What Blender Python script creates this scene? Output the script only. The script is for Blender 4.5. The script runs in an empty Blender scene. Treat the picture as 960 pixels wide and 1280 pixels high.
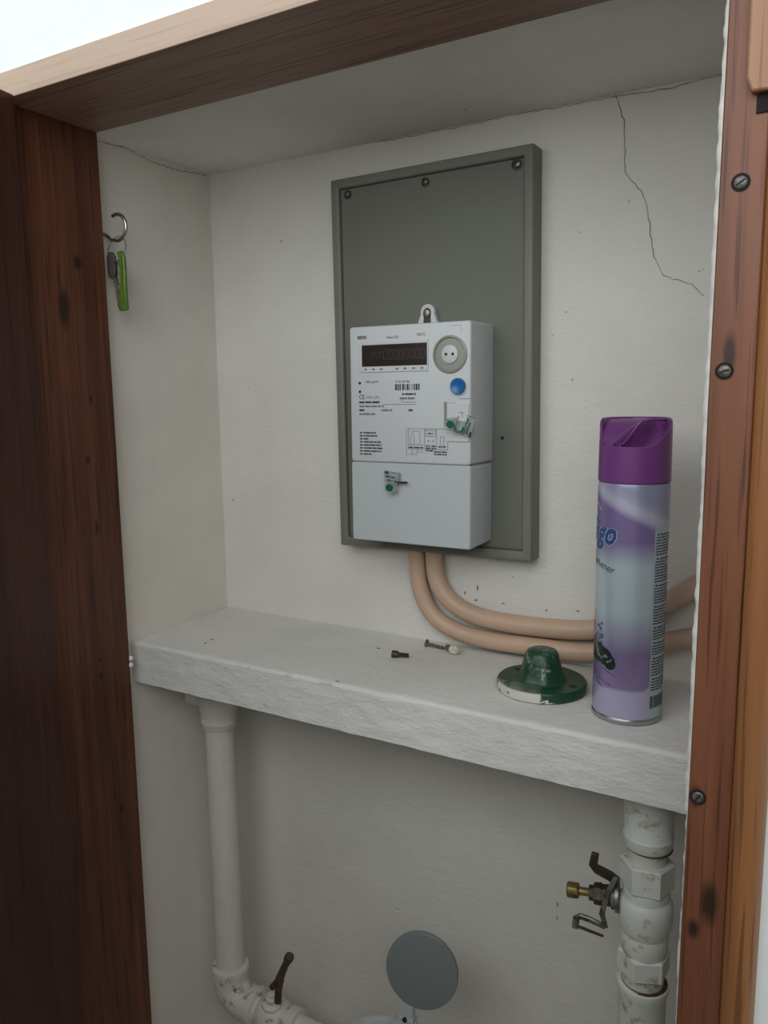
import bpy, bmesh, math, random
from mathutils import Vector, Matrix, noise
random.seed(7)
PI = math.pi
V = Vector
scene = bpy.context.scene
C = scene.collection

# ---------------------------------------------------------------- camera, world, light, exposure
CAM = V((0.6451, -0.7179, 0.2571)); YAW, PITCH, ROLL, FPX = 30.3823, 8.5037, -0.7099, 990.79
def cam_axes():
    y, p, r = math.radians(YAW), math.radians(PITCH), math.radians(ROLL)
    f = V((-math.sin(y)*math.cos(p), math.cos(y)*math.cos(p), -math.sin(p)))
    rt = V((math.cos(y), math.sin(y), 0)); up = rt.cross(f)
    return rt*math.cos(r)+up*math.sin(r), -rt*math.sin(r)+up*math.cos(r), f
rt, up, fw = cam_axes()
cd = bpy.data.cameras.new('camera'); cam = bpy.data.objects.new('camera', cd); C.objects.link(cam)
cam.matrix_world = Matrix(((rt.x, up.x, -fw.x, CAM.x), (rt.y, up.y, -fw.y, CAM.y), (rt.z, up.z, -fw.z, CAM.z), (0, 0, 0, 1)))
cd.sensor_fit = 'VERTICAL'; cd.sensor_height = 36.0; cd.lens = 36.0*FPX/1280.0
cd.clip_start = 0.01; cd.clip_end = 50
scene.camera = cam

w = bpy.data.worlds.new('sky'); scene.world = w; w.use_nodes = True
bgn = w.node_tree.nodes['Background']; bgn.inputs[0].default_value = (1.0, 0.968, 0.922, 1); bgn.inputs[1].default_value = 0.64

def area(name, loc, target, sx, sy, power, col):
    l = bpy.data.lights.new(name, 'AREA'); l.shape = 'RECTANGLE'; l.size = sx; l.size_y = sy; l.energy = power; l.color = col
    o = bpy.data.objects.new(name, l); C.objects.link(o); o.location = loc
    o.rotation_euler = (V(target)-V(loc)).to_track_quat('-Z', 'Y').to_euler(); return o
# daylight falling in from the open sky above the yard, beside the wall
area('sky_opening', (0.42, -1.55, 0.84), (0.2, 0.0, 0.35), 2.2, 1.0, 17.5, (0.90, 0.97, 1.0))

scene.view_settings.view_transform = 'Standard'; scene.view_settings.look = 'None'
scene.view_settings.exposure = 0.13; scene.view_settings.gamma = 1.0
scene.view_settings.use_curve_mapping = False

# ---------------------------------------------------------------- materials
def srgb(r, g, b):
    def c(v):
        v /= 255.0
        return v/12.92 if v <= 0.04045 else ((v+0.055)/1.055)**2.4
    return (c(r), c(g), c(b), 1)
def base(name, col=(0.8, 0.8, 0.8, 1), rough=0.5, metal=0.0, spec=0.5):
    m = bpy.data.materials.new(name); m.use_nodes = True
    b = m.node_tree.nodes['Principled BSDF']
    b.inputs['Base Color'].default_value = col; b.inputs['Roughness'].default_value = rough
    b.inputs['Metallic'].default_value = metal; b.inputs['Specular IOR Level'].default_value = spec
    return m, m.node_tree, b
def nd(nt, t, **kw):
    n = nt.nodes.new(t)
    for k, v in kw.items():
        if k in n.inputs: n.inputs[k].default_value = v
        else: setattr(n, k, v)
    return n
def coords(nt, scale=(1, 1, 1), rot=(0, 0, 0)):
    tc = nd(nt, 'ShaderNodeNewGeometry'); mp = nd(nt, 'ShaderNodeMapping')
    mp.inputs['Scale'].default_value = scale; mp.inputs['Rotation'].default_value = rot
    nt.links.new(tc.outputs['Position'], mp.inputs['Vector']); return mp.outputs[0]
def ramp(nt, src, stops):
    r = nd(nt, 'ShaderNodeValToRGB'); e = r.color_ramp.elements
    while len(e) < len(stops): e.new(0.5)
    for i, (p, c) in enumerate(stops): e[i].position = p; e[i].color = c
    nt.links.new(src, r.inputs[0]); return r.outputs[0]
def mixc(nt, fac, a, b, mode='MIX'):
    n = nd(nt, 'ShaderNodeMix', data_type='RGBA', blend_type=mode)
    for i, s in ((0, fac), (6, a), (7, b)):
        if isinstance(s, (int, float, tuple)): n.inputs[i].default_value = s
        else: nt.links.new(s, n.inputs[i])
    return n.outputs[2]
def bumpn(nt, b, h, strength, dist):
    n = nd(nt, 'ShaderNodeBump', Strength=strength, Distance=dist)
    nt.links.new(h, n.inputs['Height']); nt.links.new(n.outputs[0], b.inputs['Normal'])
def fac(nt, src, lo, hi):
    n = nd(nt, 'ShaderNodeMapRange'); n.inputs[1].default_value = lo; n.inputs[2].default_value = hi
    nt.links.new(src, n.inputs[0]); return n.outputs[0]
def mth(nt, op, a, b=0.0):
    n = nd(nt, 'ShaderNodeMath', operation=op)
    for i, s in enumerate((a, b)):
        if isinstance(s, (int, float)): n.inputs[i].default_value = s
        else: nt.links.new(s, n.inputs[i])
    return n.outputs[0]

def plaster(name, col, col2, bump=0.5, rough=0.75, sc=1.0, stretch=(1, 1, 1)):
    m, nt, b = base(name, col, rough, 0, 0.3)
    n1 = nd(nt, 'ShaderNodeTexNoise', Scale=9.0, Detail=5.0, Roughness=0.6); nt.links.new(coords(nt), n1.inputs['Vector'])
    n2 = nd(nt, 'ShaderNodeTexNoise', Scale=170.0*sc, Detail=4.0, Roughness=0.55); nt.links.new(coords(nt, stretch), n2.inputs['Vector'])
    n3 = nd(nt, 'ShaderNodeTexNoise', Scale=55.0*sc, Detail=3.0, Roughness=0.6); nt.links.new(coords(nt, stretch), n3.inputs['Vector'])
    c = mixc(nt, fac(nt, n1.outputs[0], 0.35, 0.7), col, col2)
    n4 = nd(nt, 'ShaderNodeTexNoise', Scale=95.0, Detail=2.0); nt.links.new(coords(nt), n4.inputs['Vector'])
    c = mixc(nt, fac(nt, n4.outputs[0], 0.75, 0.79), c, tuple(v*0.45 for v in col[:3])+(1,))
    nt.links.new(c, b.inputs['Base Color'])
    bumpn(nt, b, mth(nt, 'ADD', n2.outputs[0], mth(nt, 'MULTIPLY', n3.outputs[0], 1.6)), bump, 0.0012)
    return m
def wood(name, ca, cb, cc, axis='Z', rough=0.45, knots=(), spec=0.4, streak=1.0):
    m, nt, b = base(name, ca, rough, 0, spec)
    lo = 1.6
    s = {'Z': (60, 60, lo), 'X': (lo, 60, 60)}[axis]
    s2 = {'Z': (16, 16, 1.1), 'X': (1.1, 16, 16)}[axis]
    s3 = {'Z': (420, 420, 9), 'X': (9, 420, 420)}[axis]
    n1 = nd(nt, 'ShaderNodeTexNoise', Scale=1.0, Detail=5.0, Roughness=0.6, Distortion=0.5); nt.links.new(coords(nt, s), n1.inputs['Vector'])
    n2 = nd(nt, 'ShaderNodeTexNoise', Scale=1.6, Detail=3.0, Roughness=0.6, Distortion=0.9); nt.links.new(coords(nt, s2), n2.inputs['Vector'])
    n3 = nd(nt, 'ShaderNodeTexNoise', Scale=1.0, Detail=2.0); nt.links.new(coords(nt, s3), n3.inputs['Vector'])
    c = mixc(nt, fac(nt, n2.outputs[0], 0.32, 0.68), ca, cb)
    c = mixc(nt, mth(nt, 'MULTIPLY', fac(nt, n1.outputs[0], 0.45, 0.75), 0.75*streak), c, cc)
    c = mixc(nt, mth(nt, 'MULTIPLY', fac(nt, n3.outputs[0], 0.56, 0.66), 0.6*streak), c, tuple(v*0.45 for v in cc[:3])+(1,))
    g = nd(nt, 'ShaderNodeNewGeometry')
    for (p, ru, rz) in knots:                 # dark knots in the timber
        sub = nd(nt, 'ShaderNodeVectorMath', operation='SUBTRACT'); nt.links.new(g.outputs['Position'], sub.inputs[0]); sub.inputs[1].default_value = p
        mu = nd(nt, 'ShaderNodeVectorMath', operation='MULTIPLY'); nt.links.new(sub.outputs[0], mu.inputs[0]); mu.inputs[1].default_value = (1/ru, 1/ru, 1/rz)
        le = nd(nt, 'ShaderNodeVectorMath', operation='LENGTH'); nt.links.new(mu.outputs[0], le.inputs[0])
        f = fac(nt, mth(nt, 'ADD', le.outputs['Value'], mth(nt, 'MULTIPLY', n1.outputs[0], 0.7)), 1.7, 0.9)
        c = mixc(nt, mth(nt, 'MULTIPLY', f, 0.85), c, (0.012, 0.008, 0.006, 1))
    nt.links.new(c, b.inputs['Base Color'])
    bumpn(nt, b, mth(nt, 'ADD', n3.outputs[0], n1.outputs[0]), 0.35, 0.0006)
    return m
def plastic(name, col, rough=0.4, spec=0.5, dirt=0.12, sc=30.0, bump=0.0, metal=0.0):
    m, nt, b = base(name, col, rough, metal, spec)
    n = nd(nt, 'ShaderNodeTexNoise', Scale=sc, Detail=4.0); nt.links.new(coords(nt), n.inputs['Vector'])
    nt.links.new(mixc(nt, mth(nt, 'MULTIPLY', fac(nt, n.outputs[0], 0.4, 0.75), dirt), col, tuple(v*0.5 for v in col[:3])+(1,)), b.inputs['Base Color'])
    if bump: bumpn(nt, b, n.outputs[0], bump, 0.0006)
    return m
def worn(name, col, wear, lo, hi, sc=60.0, rough=0.5, metal=0.0, bump=0.4):
    m, nt, b = base(name, col, rough, metal, 0.5)
    n = nd(nt, 'ShaderNodeTexNoise', Scale=sc, Detail=6.0, Roughness=0.65); nt.links.new(coords(nt), n.inputs['Vector'])
    nt.links.new(mixc(nt, fac(nt, n.outputs[0], lo, hi), col, wear), b.inputs['Base Color'])
    bumpn(nt, b, n.outputs[0], bump, 0.0006); return m

WHITE = (0.72, 0.695, 0.65, 1); WHITE2 = (0.66, 0.635, 0.59, 1)
M = {}
M['wall'] = plaster('wall_paint', WHITE, WHITE2, 0.45, 0.75, 1.0, (1, 1, 1.6))
M['side'] = plaster('side_wall_paint', (0.73, 0.69, 0.635, 1), (0.66, 0.62, 0.57, 1), 0.3)
M['ceil'] = plaster('ceiling_paint', (0.80, 0.79, 0.74, 1), (0.72, 0.71, 0.66, 1), 0.35)
M['front'] = plaster('front_wall_paint', (0.86, 0.92, 0.92, 1), (0.83, 0.90, 0.90, 1), 0.12)
M['shelf'] = plaster('shelf_paint', (0.72, 0.71, 0.68, 1), (0.64, 0.63, 0.60, 1), 0.6, 0.7, 1.0, (1, 1, 2.2))
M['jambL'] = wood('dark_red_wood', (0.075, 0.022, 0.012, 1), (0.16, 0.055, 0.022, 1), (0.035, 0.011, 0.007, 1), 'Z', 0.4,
    [((0.0146, -0.2009, 0.3813), 0.0045, 0.006), ((0.0146, -0.2195, 0.3384), 0.006, 0.017), ((0.0146, -0.2042, 0.1973), 0.0025, 0.004),
     ((0.0146, -0.2054, -0.0191), 0.003, 0.004), ((0.0146, -0.206, -0.002), 0.0025, 0.003), ((0.0146, -0.1915, -0.1674), 0.003, 0.005),
     ((0.0146, -0.196, 0.255), 0.002, 0.004), ((0.0146, -0.199, 0.13), 0.002, 0.008)])
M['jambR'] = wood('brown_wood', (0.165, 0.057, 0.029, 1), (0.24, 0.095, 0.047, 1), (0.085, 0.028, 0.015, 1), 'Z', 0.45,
    [((0.5836, -0.268, 0.0294), 0.0035, 0.006), ((0.5935, -0.268, -0.033), 0.0045, 0.013), ((0.5855, -0.268, -0.052), 0.003, 0.006), ((0.589, -0.268, 0.275), 0.003, 0.01)])
M['strip'] = wood('golden_wood', (0.36, 0.165, 0.062, 1), (0.28, 0.115, 0.045, 1), (0.19, 0.07, 0.03, 1), 'Z', 0.38)
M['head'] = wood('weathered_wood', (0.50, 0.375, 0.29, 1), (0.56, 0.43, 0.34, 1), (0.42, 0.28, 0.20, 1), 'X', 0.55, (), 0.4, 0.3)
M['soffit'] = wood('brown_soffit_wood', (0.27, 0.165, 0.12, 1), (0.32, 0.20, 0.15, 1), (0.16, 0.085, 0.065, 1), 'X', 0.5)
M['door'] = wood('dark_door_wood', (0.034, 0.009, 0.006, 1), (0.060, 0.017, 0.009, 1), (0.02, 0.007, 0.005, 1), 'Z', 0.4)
M['block'] = wood('light_block_wood', (0.40, 0.22, 0.13, 1), (0.34, 0.17, 0.10, 1), (0.24, 0.11, 0.06, 1), 'Z', 0.5)
M['void'] = plastic('dark_gap', (0.012, 0.008, 0.006, 1), 0.9)
M['board'] = plastic('grey_green_board', (0.150, 0.153, 0.128, 1), 0.55, 0.3, 0.18, 12)
M['rim'] = plastic('grey_green_rim', (0.178, 0.178, 0.148, 1), 0.5, 0.35, 0.2, 20)
M['meter'] = plastic('meter_plastic', (0.54, 0.56, 0.57, 1), 0.42, 0.45, 0.06, 8)
M['cover'] = plastic('cover_plastic', (0.49, 0.52, 0.53, 1), 0.4, 0.45, 0.06, 8)
M['plate'] = plastic('label_plate', (0.57, 0.58, 0.59, 1), 0.5, 0.35, 0.05, 8)
M['slotgrey'] = plastic('slot_grey', (0.22, 0.22, 0.22, 1), 0.5)
M['lcd'] = plastic('display_glass', (0.030, 0.022, 0.018, 1), 0.18, 0.6, 0.3, 60)
M['seg'] = plastic('display_segments', (0.085, 0.065, 0.052, 1), 0.4)
M['ring'] = plastic('port_ring_metal', (0.29, 0.285, 0.255, 1), 0.42, 0.5, 0.1, 20, 0, 0.1)
M['ink'] = plastic('print_ink', (0.055, 0.058, 0.065, 1), 0.6, 0.2, 0)
M['inkgrey'] = plastic('print_ink_grey', (0.19, 0.20, 0.21, 1), 0.6, 0.2, 0)
M['black'] = plastic('black_hole', (0.01, 0.01, 0.01, 1), 0.7)
M['blue'] = plastic('blue_button', (0.012, 0.13, 0.36, 1), 0.28, 0.5, 0.05)
M['green'] = plastic('seal_green', (0.004, 0.105, 0.05, 1), 0.35, 0.5, 0.5, 200)
m, nt, b = base('seal_clear', (0.80, 0.88, 0.85, 1), 0.12); b.inputs['Transmission Weight'].default_value = 0.85; b.inputs['IOR'].default_value = 1.25; M['clear'] = m
M['screw'] = worn('screw_metal', (0.16, 0.145, 0.12, 1), (0.35, 0.34, 0.31, 1), 0.45, 0.65, 300, 0.4, 0.8, 0.3)
M['jambscrew'] = worn('tarnished_screw', (0.10, 0.095, 0.085, 1), (0.24, 0.23, 0.21, 1), 0.45, 0.65, 400, 0.45, 0.6, 0.3)
M['darkmetal'] = worn('dark_metal', (0.055, 0.045, 0.035, 1), (0.10, 0.06, 0.035, 1), 0.45, 0.65, 180, 0.5, 0.5)
M['chrome'] = worn('zinc_plated_metal', (0.45, 0.48, 0.50, 1), (0.30, 0.32, 0.33, 1), 0.45, 0.65, 120, 0.25, 0.95, 0.1)
M['keymetal'] = worn('key_metal', (0.20, 0.17, 0.14, 1), (0.12, 0.10, 0.08, 1), 0.45, 0.65, 120, 0.35, 0.8, 0.1)
M['ringsteel'] = worn('ring_steel', (0.22, 0.215, 0.21, 1), (0.5, 0.48, 0.46, 1), 0.45, 0.65, 120, 0.3, 0.7, 0.1)
M['keyhead2'] = plastic('bare_key_head', (0.14, 0.11, 0.09, 1), 0.4, 0.5, 0.3, 200, 0, 0.5)
M['keyhead'] = plastic('key_head_plastic', (0.06, 0.045, 0.04, 1), 0.4)
M['fob'] = plastic('green_fob_plastic', (0.10, 0.19, 0.022, 1), 0.3, 0.5, 0.4, 90)
M['conduit'] = plastic('beige_conduit', (0.56, 0.385, 0.275, 1), 0.42, 0.4, 0.2, 25)
M['pipe'] = plastic('pipe_white_paint', (0.66, 0.64, 0.585, 1), 0.45, 0.4, 0.14, 30, 0.35)
M['fitting'] = worn('painted_fitting', (0.66, 0.68, 0.63, 1), (0.30, 0.26, 0.17, 1), 0.575, 0.70, 55, 0.45, 0, 0.5)
M['rusty'] = worn('painted_rusty_fitting', (0.62, 0.60, 0.54, 1), (0.14, 0.08, 0.035, 1), 0.56, 0.70, 70, 0.5, 0, 0.6)
M['rust'] = worn('rusty_steel', (0.06, 0.037, 0.022, 1), (0.13, 0.08, 0.04, 1), 0.45, 0.65, 160, 0.7, 0.2)
M['brass'] = worn('old_brass', (0.28, 0.19, 0.07, 1), (0.12, 0.08, 0.03, 1), 0.45, 0.65, 200, 0.4, 0.6)
M['steel'] = worn('scratched_steel', (0.30, 0.30, 0.27, 1), (0.08, 0.07, 0.05, 1), 0.45, 0.6, 130, 0.4, 0.7)
M['lid'] = plastic('lid_plastic', (0.20, 0.225, 0.22, 1), 0.5, 0.4, 0.06)
M['lidring'] = plastic('meter_register_plastic', (0.45, 0.48, 0.47, 1), 0.45, 0.4, 0.2, 60)
M['cap'] = plastic('purple_cap', (0.17, 0.047, 0.20, 1), 0.3, 0.5, 0.05)
M['canrim'] = plastic('tin_rim', (0.42, 0.44, 0.45, 1), 0.28, 0.5, 0.1, 60, 0, 0.9)
M['logo'] = plastic('logo_blue', (0.022, 0.075, 0.20, 1), 0.3, 0.5, 0)
M['logohalo'] = plastic('logo_pale_outline', (0.30, 0.33, 0.50, 1), 0.3, 0.5, 0)
M['floral'] = plastic('lavender_print', (0.12, 0.11, 0.25, 1), 0.3, 0.5, 0.5, 300)
M['leafink'] = plastic('dark_green_print', (0.014, 0.028, 0.022, 1), 0.3, 0.5, 0.5, 300)
M['leaflight'] = plastic('grey_green_print', (0.16, 0.21, 0.18, 1), 0.3, 0.5, 0.3, 300)
M['inkviolet'] = plastic('violet_ink', (0.13, 0.09, 0.20, 1), 0.3, 0.5, 0)
M['white'] = plastic('white_print', (0.66, 0.70, 0.74, 1), 0.3, 0.5, 0)
M['crack'] = plastic('crack_dark', (0.20, 0.195, 0.18, 1), 0.9)
M['plug'] = worn('white_tip', (0.65, 0.62, 0.52, 1), (0.3, 0.24, 0.15, 1), 0.5, 0.7, 300)
M['ground'] = plastic('yard_concrete', (0.40, 0.38, 0.34, 1), 0.9, 0.2, 0.3, 6)
M['edge'] = plaster('white_edge_paint', (0.80, 0.80, 0.77, 1), (0.7, 0.7, 0.66, 1), 0.6)

# green painted flange with chipped white paint at its front edge
def green_mat(centre):
    m, nt, b = base('chipped_green_paint', (0.008, 0.055, 0.026, 1), 0.38)
    n = nd(nt, 'ShaderNodeTexNoise', Scale=150.0, Detail=5.0, Roughness=0.7); nt.links.new(coords(nt), n.inputs['Vector'])
    nb = nd(nt, 'ShaderNodeTexNoise', Scale=85.0, Detail=6.0, Roughness=0.65); nt.links.new(coords(nt), nb.inputs['Vector'])
    g = nd(nt, 'ShaderNodeNewGeometry'); sp = nd(nt, 'ShaderNodeSeparateXYZ'); nt.links.new(g.outputs['Position'], sp.inputs[0])
    c = mixc(nt, fac(nt, n.outputs[0], 0.45, 0.7), (0.007, 0.048, 0.023, 1), (0.014, 0.078, 0.04, 1))
    # scuffs on the hub
    hub = mth(nt, 'MULTIPLY', fac(nt, sp.outputs[2], 0.016, 0.02), fac(nt, n.outputs[0], 0.56, 0.64))
    c = mixc(nt, mth(nt, 'MULTIPLY', hub, 0.5), c, (0.25, 0.30, 0.24, 1))
    d = nd(nt, 'ShaderNodeVectorMath', operation='DISTANCE'); nt.links.new(g.outputs['Position'], d.inputs[0]); d.inputs[1].default_value = (centre[0]+0.0075, centre[1]-0.0175, 0.022)
    spot = fac(nt, mth(nt, 'ADD', mth(nt, 'MULTIPLY', d.outputs['Value'], 70.0), mth(nt, 'MULTIPLY', n.outputs[0], 3.0)), 1.75, 1.65)
    c = mixc(nt, mth(nt, 'MULTIPLY', spot, 0.6), c, (0.42, 0.45, 0.38, 1))
    # the chip on the rim: towards the front left, only on the side face
    d2 = nd(nt, 'ShaderNodeVectorMath', operation='DISTANCE'); nt.links.new(g.outputs['Position'], d2.inputs[0]); d2.inputs[1].default_value = (centre[0]-0.008, centre[1]-0.038, 0.0)
    k = mth(nt, 'ADD', mth(nt, 'MULTIPLY', d2.outputs['Value'], 38.0), mth(nt, 'MULTIPLY', nb.outputs[0], 3.2))
    chip = mth(nt, 'MULTIPLY', fac(nt, k, 2.42, 2.36), fac(nt, sp.outputs[2], 0.0096, 0.0084))
    c = mixc(nt, chip, c, (0.58, 0.57, 0.52, 1))
    nt.links.new(c, b.inputs['Base Color']); bumpn(nt, b, n.outputs[0], 0.4, 0.0006); return m

# printed colours of the spray can (a print: bands, a swoosh and a pale text column)
CANX, CANY, CANR = 0.5044, -0.0961, 0.0268
AZ0 = math.atan2(CAM.y-CANY, CAM.x-CANX)
def can_mat():
    m, nt, b = base('can_print', (0.5, 0.5, 0.6, 1), 0.27, 0.35, 0.5)
    tc = nd(nt, 'ShaderNodeTexCoord'); sp = nd(nt, 'ShaderNodeSeparateXYZ'); nt.links.new(tc.outputs['Object'], sp.inputs[0])
    ang = mth(nt, 'ARCTAN2', sp.outputs[1], sp.outputs[0])        # azimuth
    phi = mth(nt, 'SUBTRACT', ang, AZ0)
    zz = sp.outputs[2]
    pale = srgb(196, 213, 222); pur = srgb(140, 122, 172); pur2 = srgb(148, 130, 174); lil = srgb(190, 185, 217); grey = srgb(158, 160, 188)
    c = ramp(nt, mth(nt, 'DIVIDE', zz, 0.19), [(0.02, lil), (0.14, lil), (0.155, pur2), (0.30, pur2), (0.47, pale), (0.66, pale), (0.76, pur), (1.0, pur)])
    # base line of the lower purple field dips in a gentle arc
    arc = mth(nt, 'ADD', 0.020, mth(nt, 'MULTIPLY', mth(nt, 'POWER', mth(nt, 'ABSOLUTE', mth(nt, 'ADD', phi, 0.25)), 2.0), 0.014))
    c = mixc(nt, fac(nt, mth(nt, 'SUBTRACT', zz, arc), 0.002, -0.002), c, lil)
    # pale swoosh and the grey field above it
    sw = mth(nt, 'SUBTRACT', zz, mth(nt, 'SUBTRACT', 0.1635, mth(nt, 'MULTIPLY', phi, 0.0125)))
    c = mixc(nt, fac(nt, sw, 0.010, 0.016), c, grey)
    band = mth(nt, 'MULTIPLY', fac(nt, sw, -0.003, 0.003), fac(nt, sw, 0.017, 0.008))
    c = mixc(nt, mth(nt, 'MULTIPLY', band, 0.8), c, srgb(205, 208, 226))
    # text column, pale all the way down
    col = mth(nt, 'MULTIPLY', fac(nt, phi, 0.655, 0.665), fac(nt, phi, 1.75, 1.74))
    colz = mth(nt, 'MULTIPLY', col, fac(nt, zz, 0.162, 0.150))
    c = mixc(nt, colz, c, srgb(186, 200, 208))
    nt.links.new(c, b.inputs['Base Color']); return m

# ---------------------------------------------------------------- mesh helpers
def thing(name, label, cat, loc, group=None):
    o = bpy.data.objects.new(name, None); C.objects.link(o); o.location = loc; o.empty_display_size = 0.02
    o['label'] = label; o['category'] = cat
    if group: o['group'] = group
    return o
def wloc(o):
    v = V((0, 0, 0))
    while o is not None: v = v + V(o.location); o = o.parent
    return v
def obj(name, bm, mat, parent=None, smooth=False, loc=None, label=None, bevel=0.0, seg=2, angle=40):
    """bm in world coordinates -> one mesh object whose origin sits at loc (or at its parent's origin)"""
    org = V(loc) if loc is not None else (wloc(parent) if parent else V((0, 0, 0)))
    me = bpy.data.meshes.new(name)
    bmesh.ops.translate(bm, verts=bm.verts, vec=-org); bmesh.ops.recalc_face_normals(bm, faces=bm.faces)
    bm.to_mesh(me); bm.free()
    for m_ in (mat if isinstance(mat, (list, tuple)) else [mat]): me.materials.append(m_)
    if smooth:
        for p in me.polygons: p.use_smooth = True
        me.set_sharp_from_angle(angle=math.radians(angle))
    o = bpy.data.objects.new(name, me); C.objects.link(o)
    if parent: o.parent = parent; o.location = org-wloc(parent)
    else: o.location = org
    if label: o['label'] = label
    if bevel:
        md = o.modifiers.new('bevel', 'BEVEL'); md.width = bevel; md.segments = seg; md.limit_method = 'ANGLE'; md.angle_limit = math.radians(35)
        for p in me.polygons: p.use_smooth = True
        me.set_sharp_from_angle(angle=math.radians(60))
    return o
def tag(o, label, cat, group=None):
    o['label'] = label; o['category'] = cat
    if group: o['group'] = group
    return o
def struct(name, bm, mat, **kw):
    o = obj(name, bm, mat, **kw); o['kind'] = 'structure'; return o
def B(): return bmesh.new()
def box(bm, a, b, mi=0, mat=None):
    x0, y0, z0 = a; x1, y1, z1 = b
    vs = [bm.verts.new(p) for p in ((x0,y0,z0),(x1,y0,z0),(x1,y1,z0),(x0,y1,z0),(x0,y0,z1),(x1,y0,z1),(x1,y1,z1),(x0,y1,z1))]
    if mat:
        for v in vs: v.co = mat @ v.co
    for f in ((0,3,2,1),(4,5,6,7),(0,1,5,4),(1,2,6,5),(2,3,7,6),(3,0,4,7)):
        fc = bm.faces.new([vs[i] for i in f]); fc.material_index = mi
    return bm
def gridbox(bm, a, b, step, amp, seed=0, fr=60, faces='all', keep=None):
    """box with its faces subdivided and pushed about by noise"""
    t = bmesh.new(); box(t, a, b)
    n = [max(1, int((b[i]-a[i])/step)) for i in range(3)]
    for ax in range(3):
        for k in range(1, n[ax]):
            co = V(a); co[ax] = a[ax]+(b[ax]-a[ax])*k/n[ax]; no = V((0, 0, 0)); no[ax] = 1
            bmesh.ops.bisect_plane(t, geom=t.verts[:]+t.edges[:]+t.faces[:], plane_co=co, plane_no=no)
    t.normal_update()
    for v in t.verts:
        if keep and keep(v.co): continue
        p = v.co*fr + V((seed, seed, seed))
        v.co += V((noise.noise(p), noise.noise(p+V((31, 0, 0))), noise.noise(p+V((0, 57, 0)))))*amp
    me = bpy.data.meshes.new('t'); t.to_mesh(me); t.free(); bm.from_mesh(me); bpy.data.meshes.remove(me); return bm
def frame_of(d):
    d = V(d).normalized(); a = V((0, 0, 1)) if abs(d.z) < 0.9 else V((1, 0, 0))
    u = d.cross(a).normalized(); return u, d.cross(u).normalized(), d
def lathe(bm, p, d, prof, n=32, cap=True, mi=0, poly=None, start=None, rot=0.0):
    """prof: list of (distance along d, radius)"""
    u, v, d = frame_of(d); p = V(p); rings = []
    for (h, r) in prof:
        rings.append([bm.verts.new(p+d*h+(u*math.cos(2*PI*i/n+rot)+v*math.sin(2*PI*i/n+rot))*r) for i in range(n)])
    for a, b in zip(rings, rings[1:]):
        for i in range(n):
            f = bm.faces.new((a[i], a[(i+1) % n], b[(i+1) % n], b[i])); f.material_index = mi
    if cap:
        f = bm.faces.new(rings[0][::-1]); f.material_index = mi
        f = bm.faces.new(rings[-1]); f.material_index = mi
    return bm
def smooth_path(pts, k=6):
    pts = [V(p) for p in pts]; out = []
    P = [pts[0]*2-pts[1]]+pts+[pts[-1]*2-pts[-2]]
    for i in range(1, len(P)-2):
        for j in range(k):
            t = j/k; a, b, c, d = P[i-1], P[i], P[i+1], P[i+2]
            out.append(0.5*((2*b)+(c-a)*t+(2*a-5*b+4*c-d)*t*t+(3*b-a-3*c+d)*t**3))
    out.append(pts[-1]); return out
def tube(bm, pts, r, n=12, cap=True, mi=0):
    pts = [V(p) for p in pts]; R = r if isinstance(r, (list, tuple)) else [r]*len(pts)
    u = None; rings = []
    for i, p in enumerate(pts):
        d = (pts[min(i+1, len(pts)-1)]-pts[max(i-1, 0)]).normalized()
        if u is None: u = frame_of(d)[0]
        u = (u-d*u.dot(d)).normalized(); v = d.cross(u)
        rings.append([bm.verts.new(p+(u*math.cos(2*PI*k/n)+v*math.sin(2*PI*k/n))*R[i]) for k in range(n)])
    for a, b in zip(rings, rings[1:]):
        for i in range(n):
            f = bm.faces.new((a[i], a[(i+1) % n], b[(i+1) % n], b[i])); f.material_index = mi
    if cap: bm.faces.new(rings[0][::-1]); bm.faces.new(rings[-1])
    return bm
def prism(bm, poly, z0, z1, tr):
    """2-D polygon extruded from z0 to z1; tr maps (x, y, z) to world"""
    a = [bm.verts.new(tr(x, y, z0)) for x, y in poly]; b = [bm.verts.new(tr(x, y, z1)) for x, y in poly]; n = len(poly)
    bm.faces.new(a[::-1]); bm.faces.new(b)
    for i in range(n): bm.faces.new((a[i], a[(i+1) % n], b[(i+1) % n], b[i]))
    return bm
_txt = {}
def text_bm(bm, s, size, tr, align='LEFT', bold=0.0, shear=0.0, xs=1.0):
    """flat lettering; tr maps the letter plane (x, y) to world"""
    cu = bpy.data.curves.new('t', 'FONT'); cu.body = s; cu.size = size; cu.align_x = align; cu.offset = bold; cu.shear = shear; cu.resolution_u = 2
    o = bpy.data.objects.new('t', cu); me = o.to_mesh()
    vs = [bm.verts.new(tr(v.co.x*xs, v.co.y)) for v in me.vertices]
    for p in me.polygons:
        try: bm.faces.new([vs[i] for i in p.vertices])
        except ValueError: pass
    o.to_mesh_clear(); bpy.data.objects.remove(o); bpy.data.curves.remove(cu); return bm
def quad(bm, tr, x0, y0, x1, y1, nx=1):
    for i in range(nx):
        a = x0+(x1-x0)*i/nx; b = x0+(x1-x0)*(i+1)/nx
        bm.faces.new([bm.verts.new(tr(*p)) for p in ((a, y0), (b, y0), (b, y1), (a, y1))])
def words(bm, tr, x0, x1, y, h, rnd, nx=1, gap=0.18):
    """unreadably small printed line: a row of word-long dashes"""
    x = x0
    while x < x1-h*0.4:
        wd = min(h*rnd.uniform(0.8, 3.6), x1-x); quad(bm, tr, x, y, x+wd, y+h*0.62, nx); x += wd+h*0.35

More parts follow.
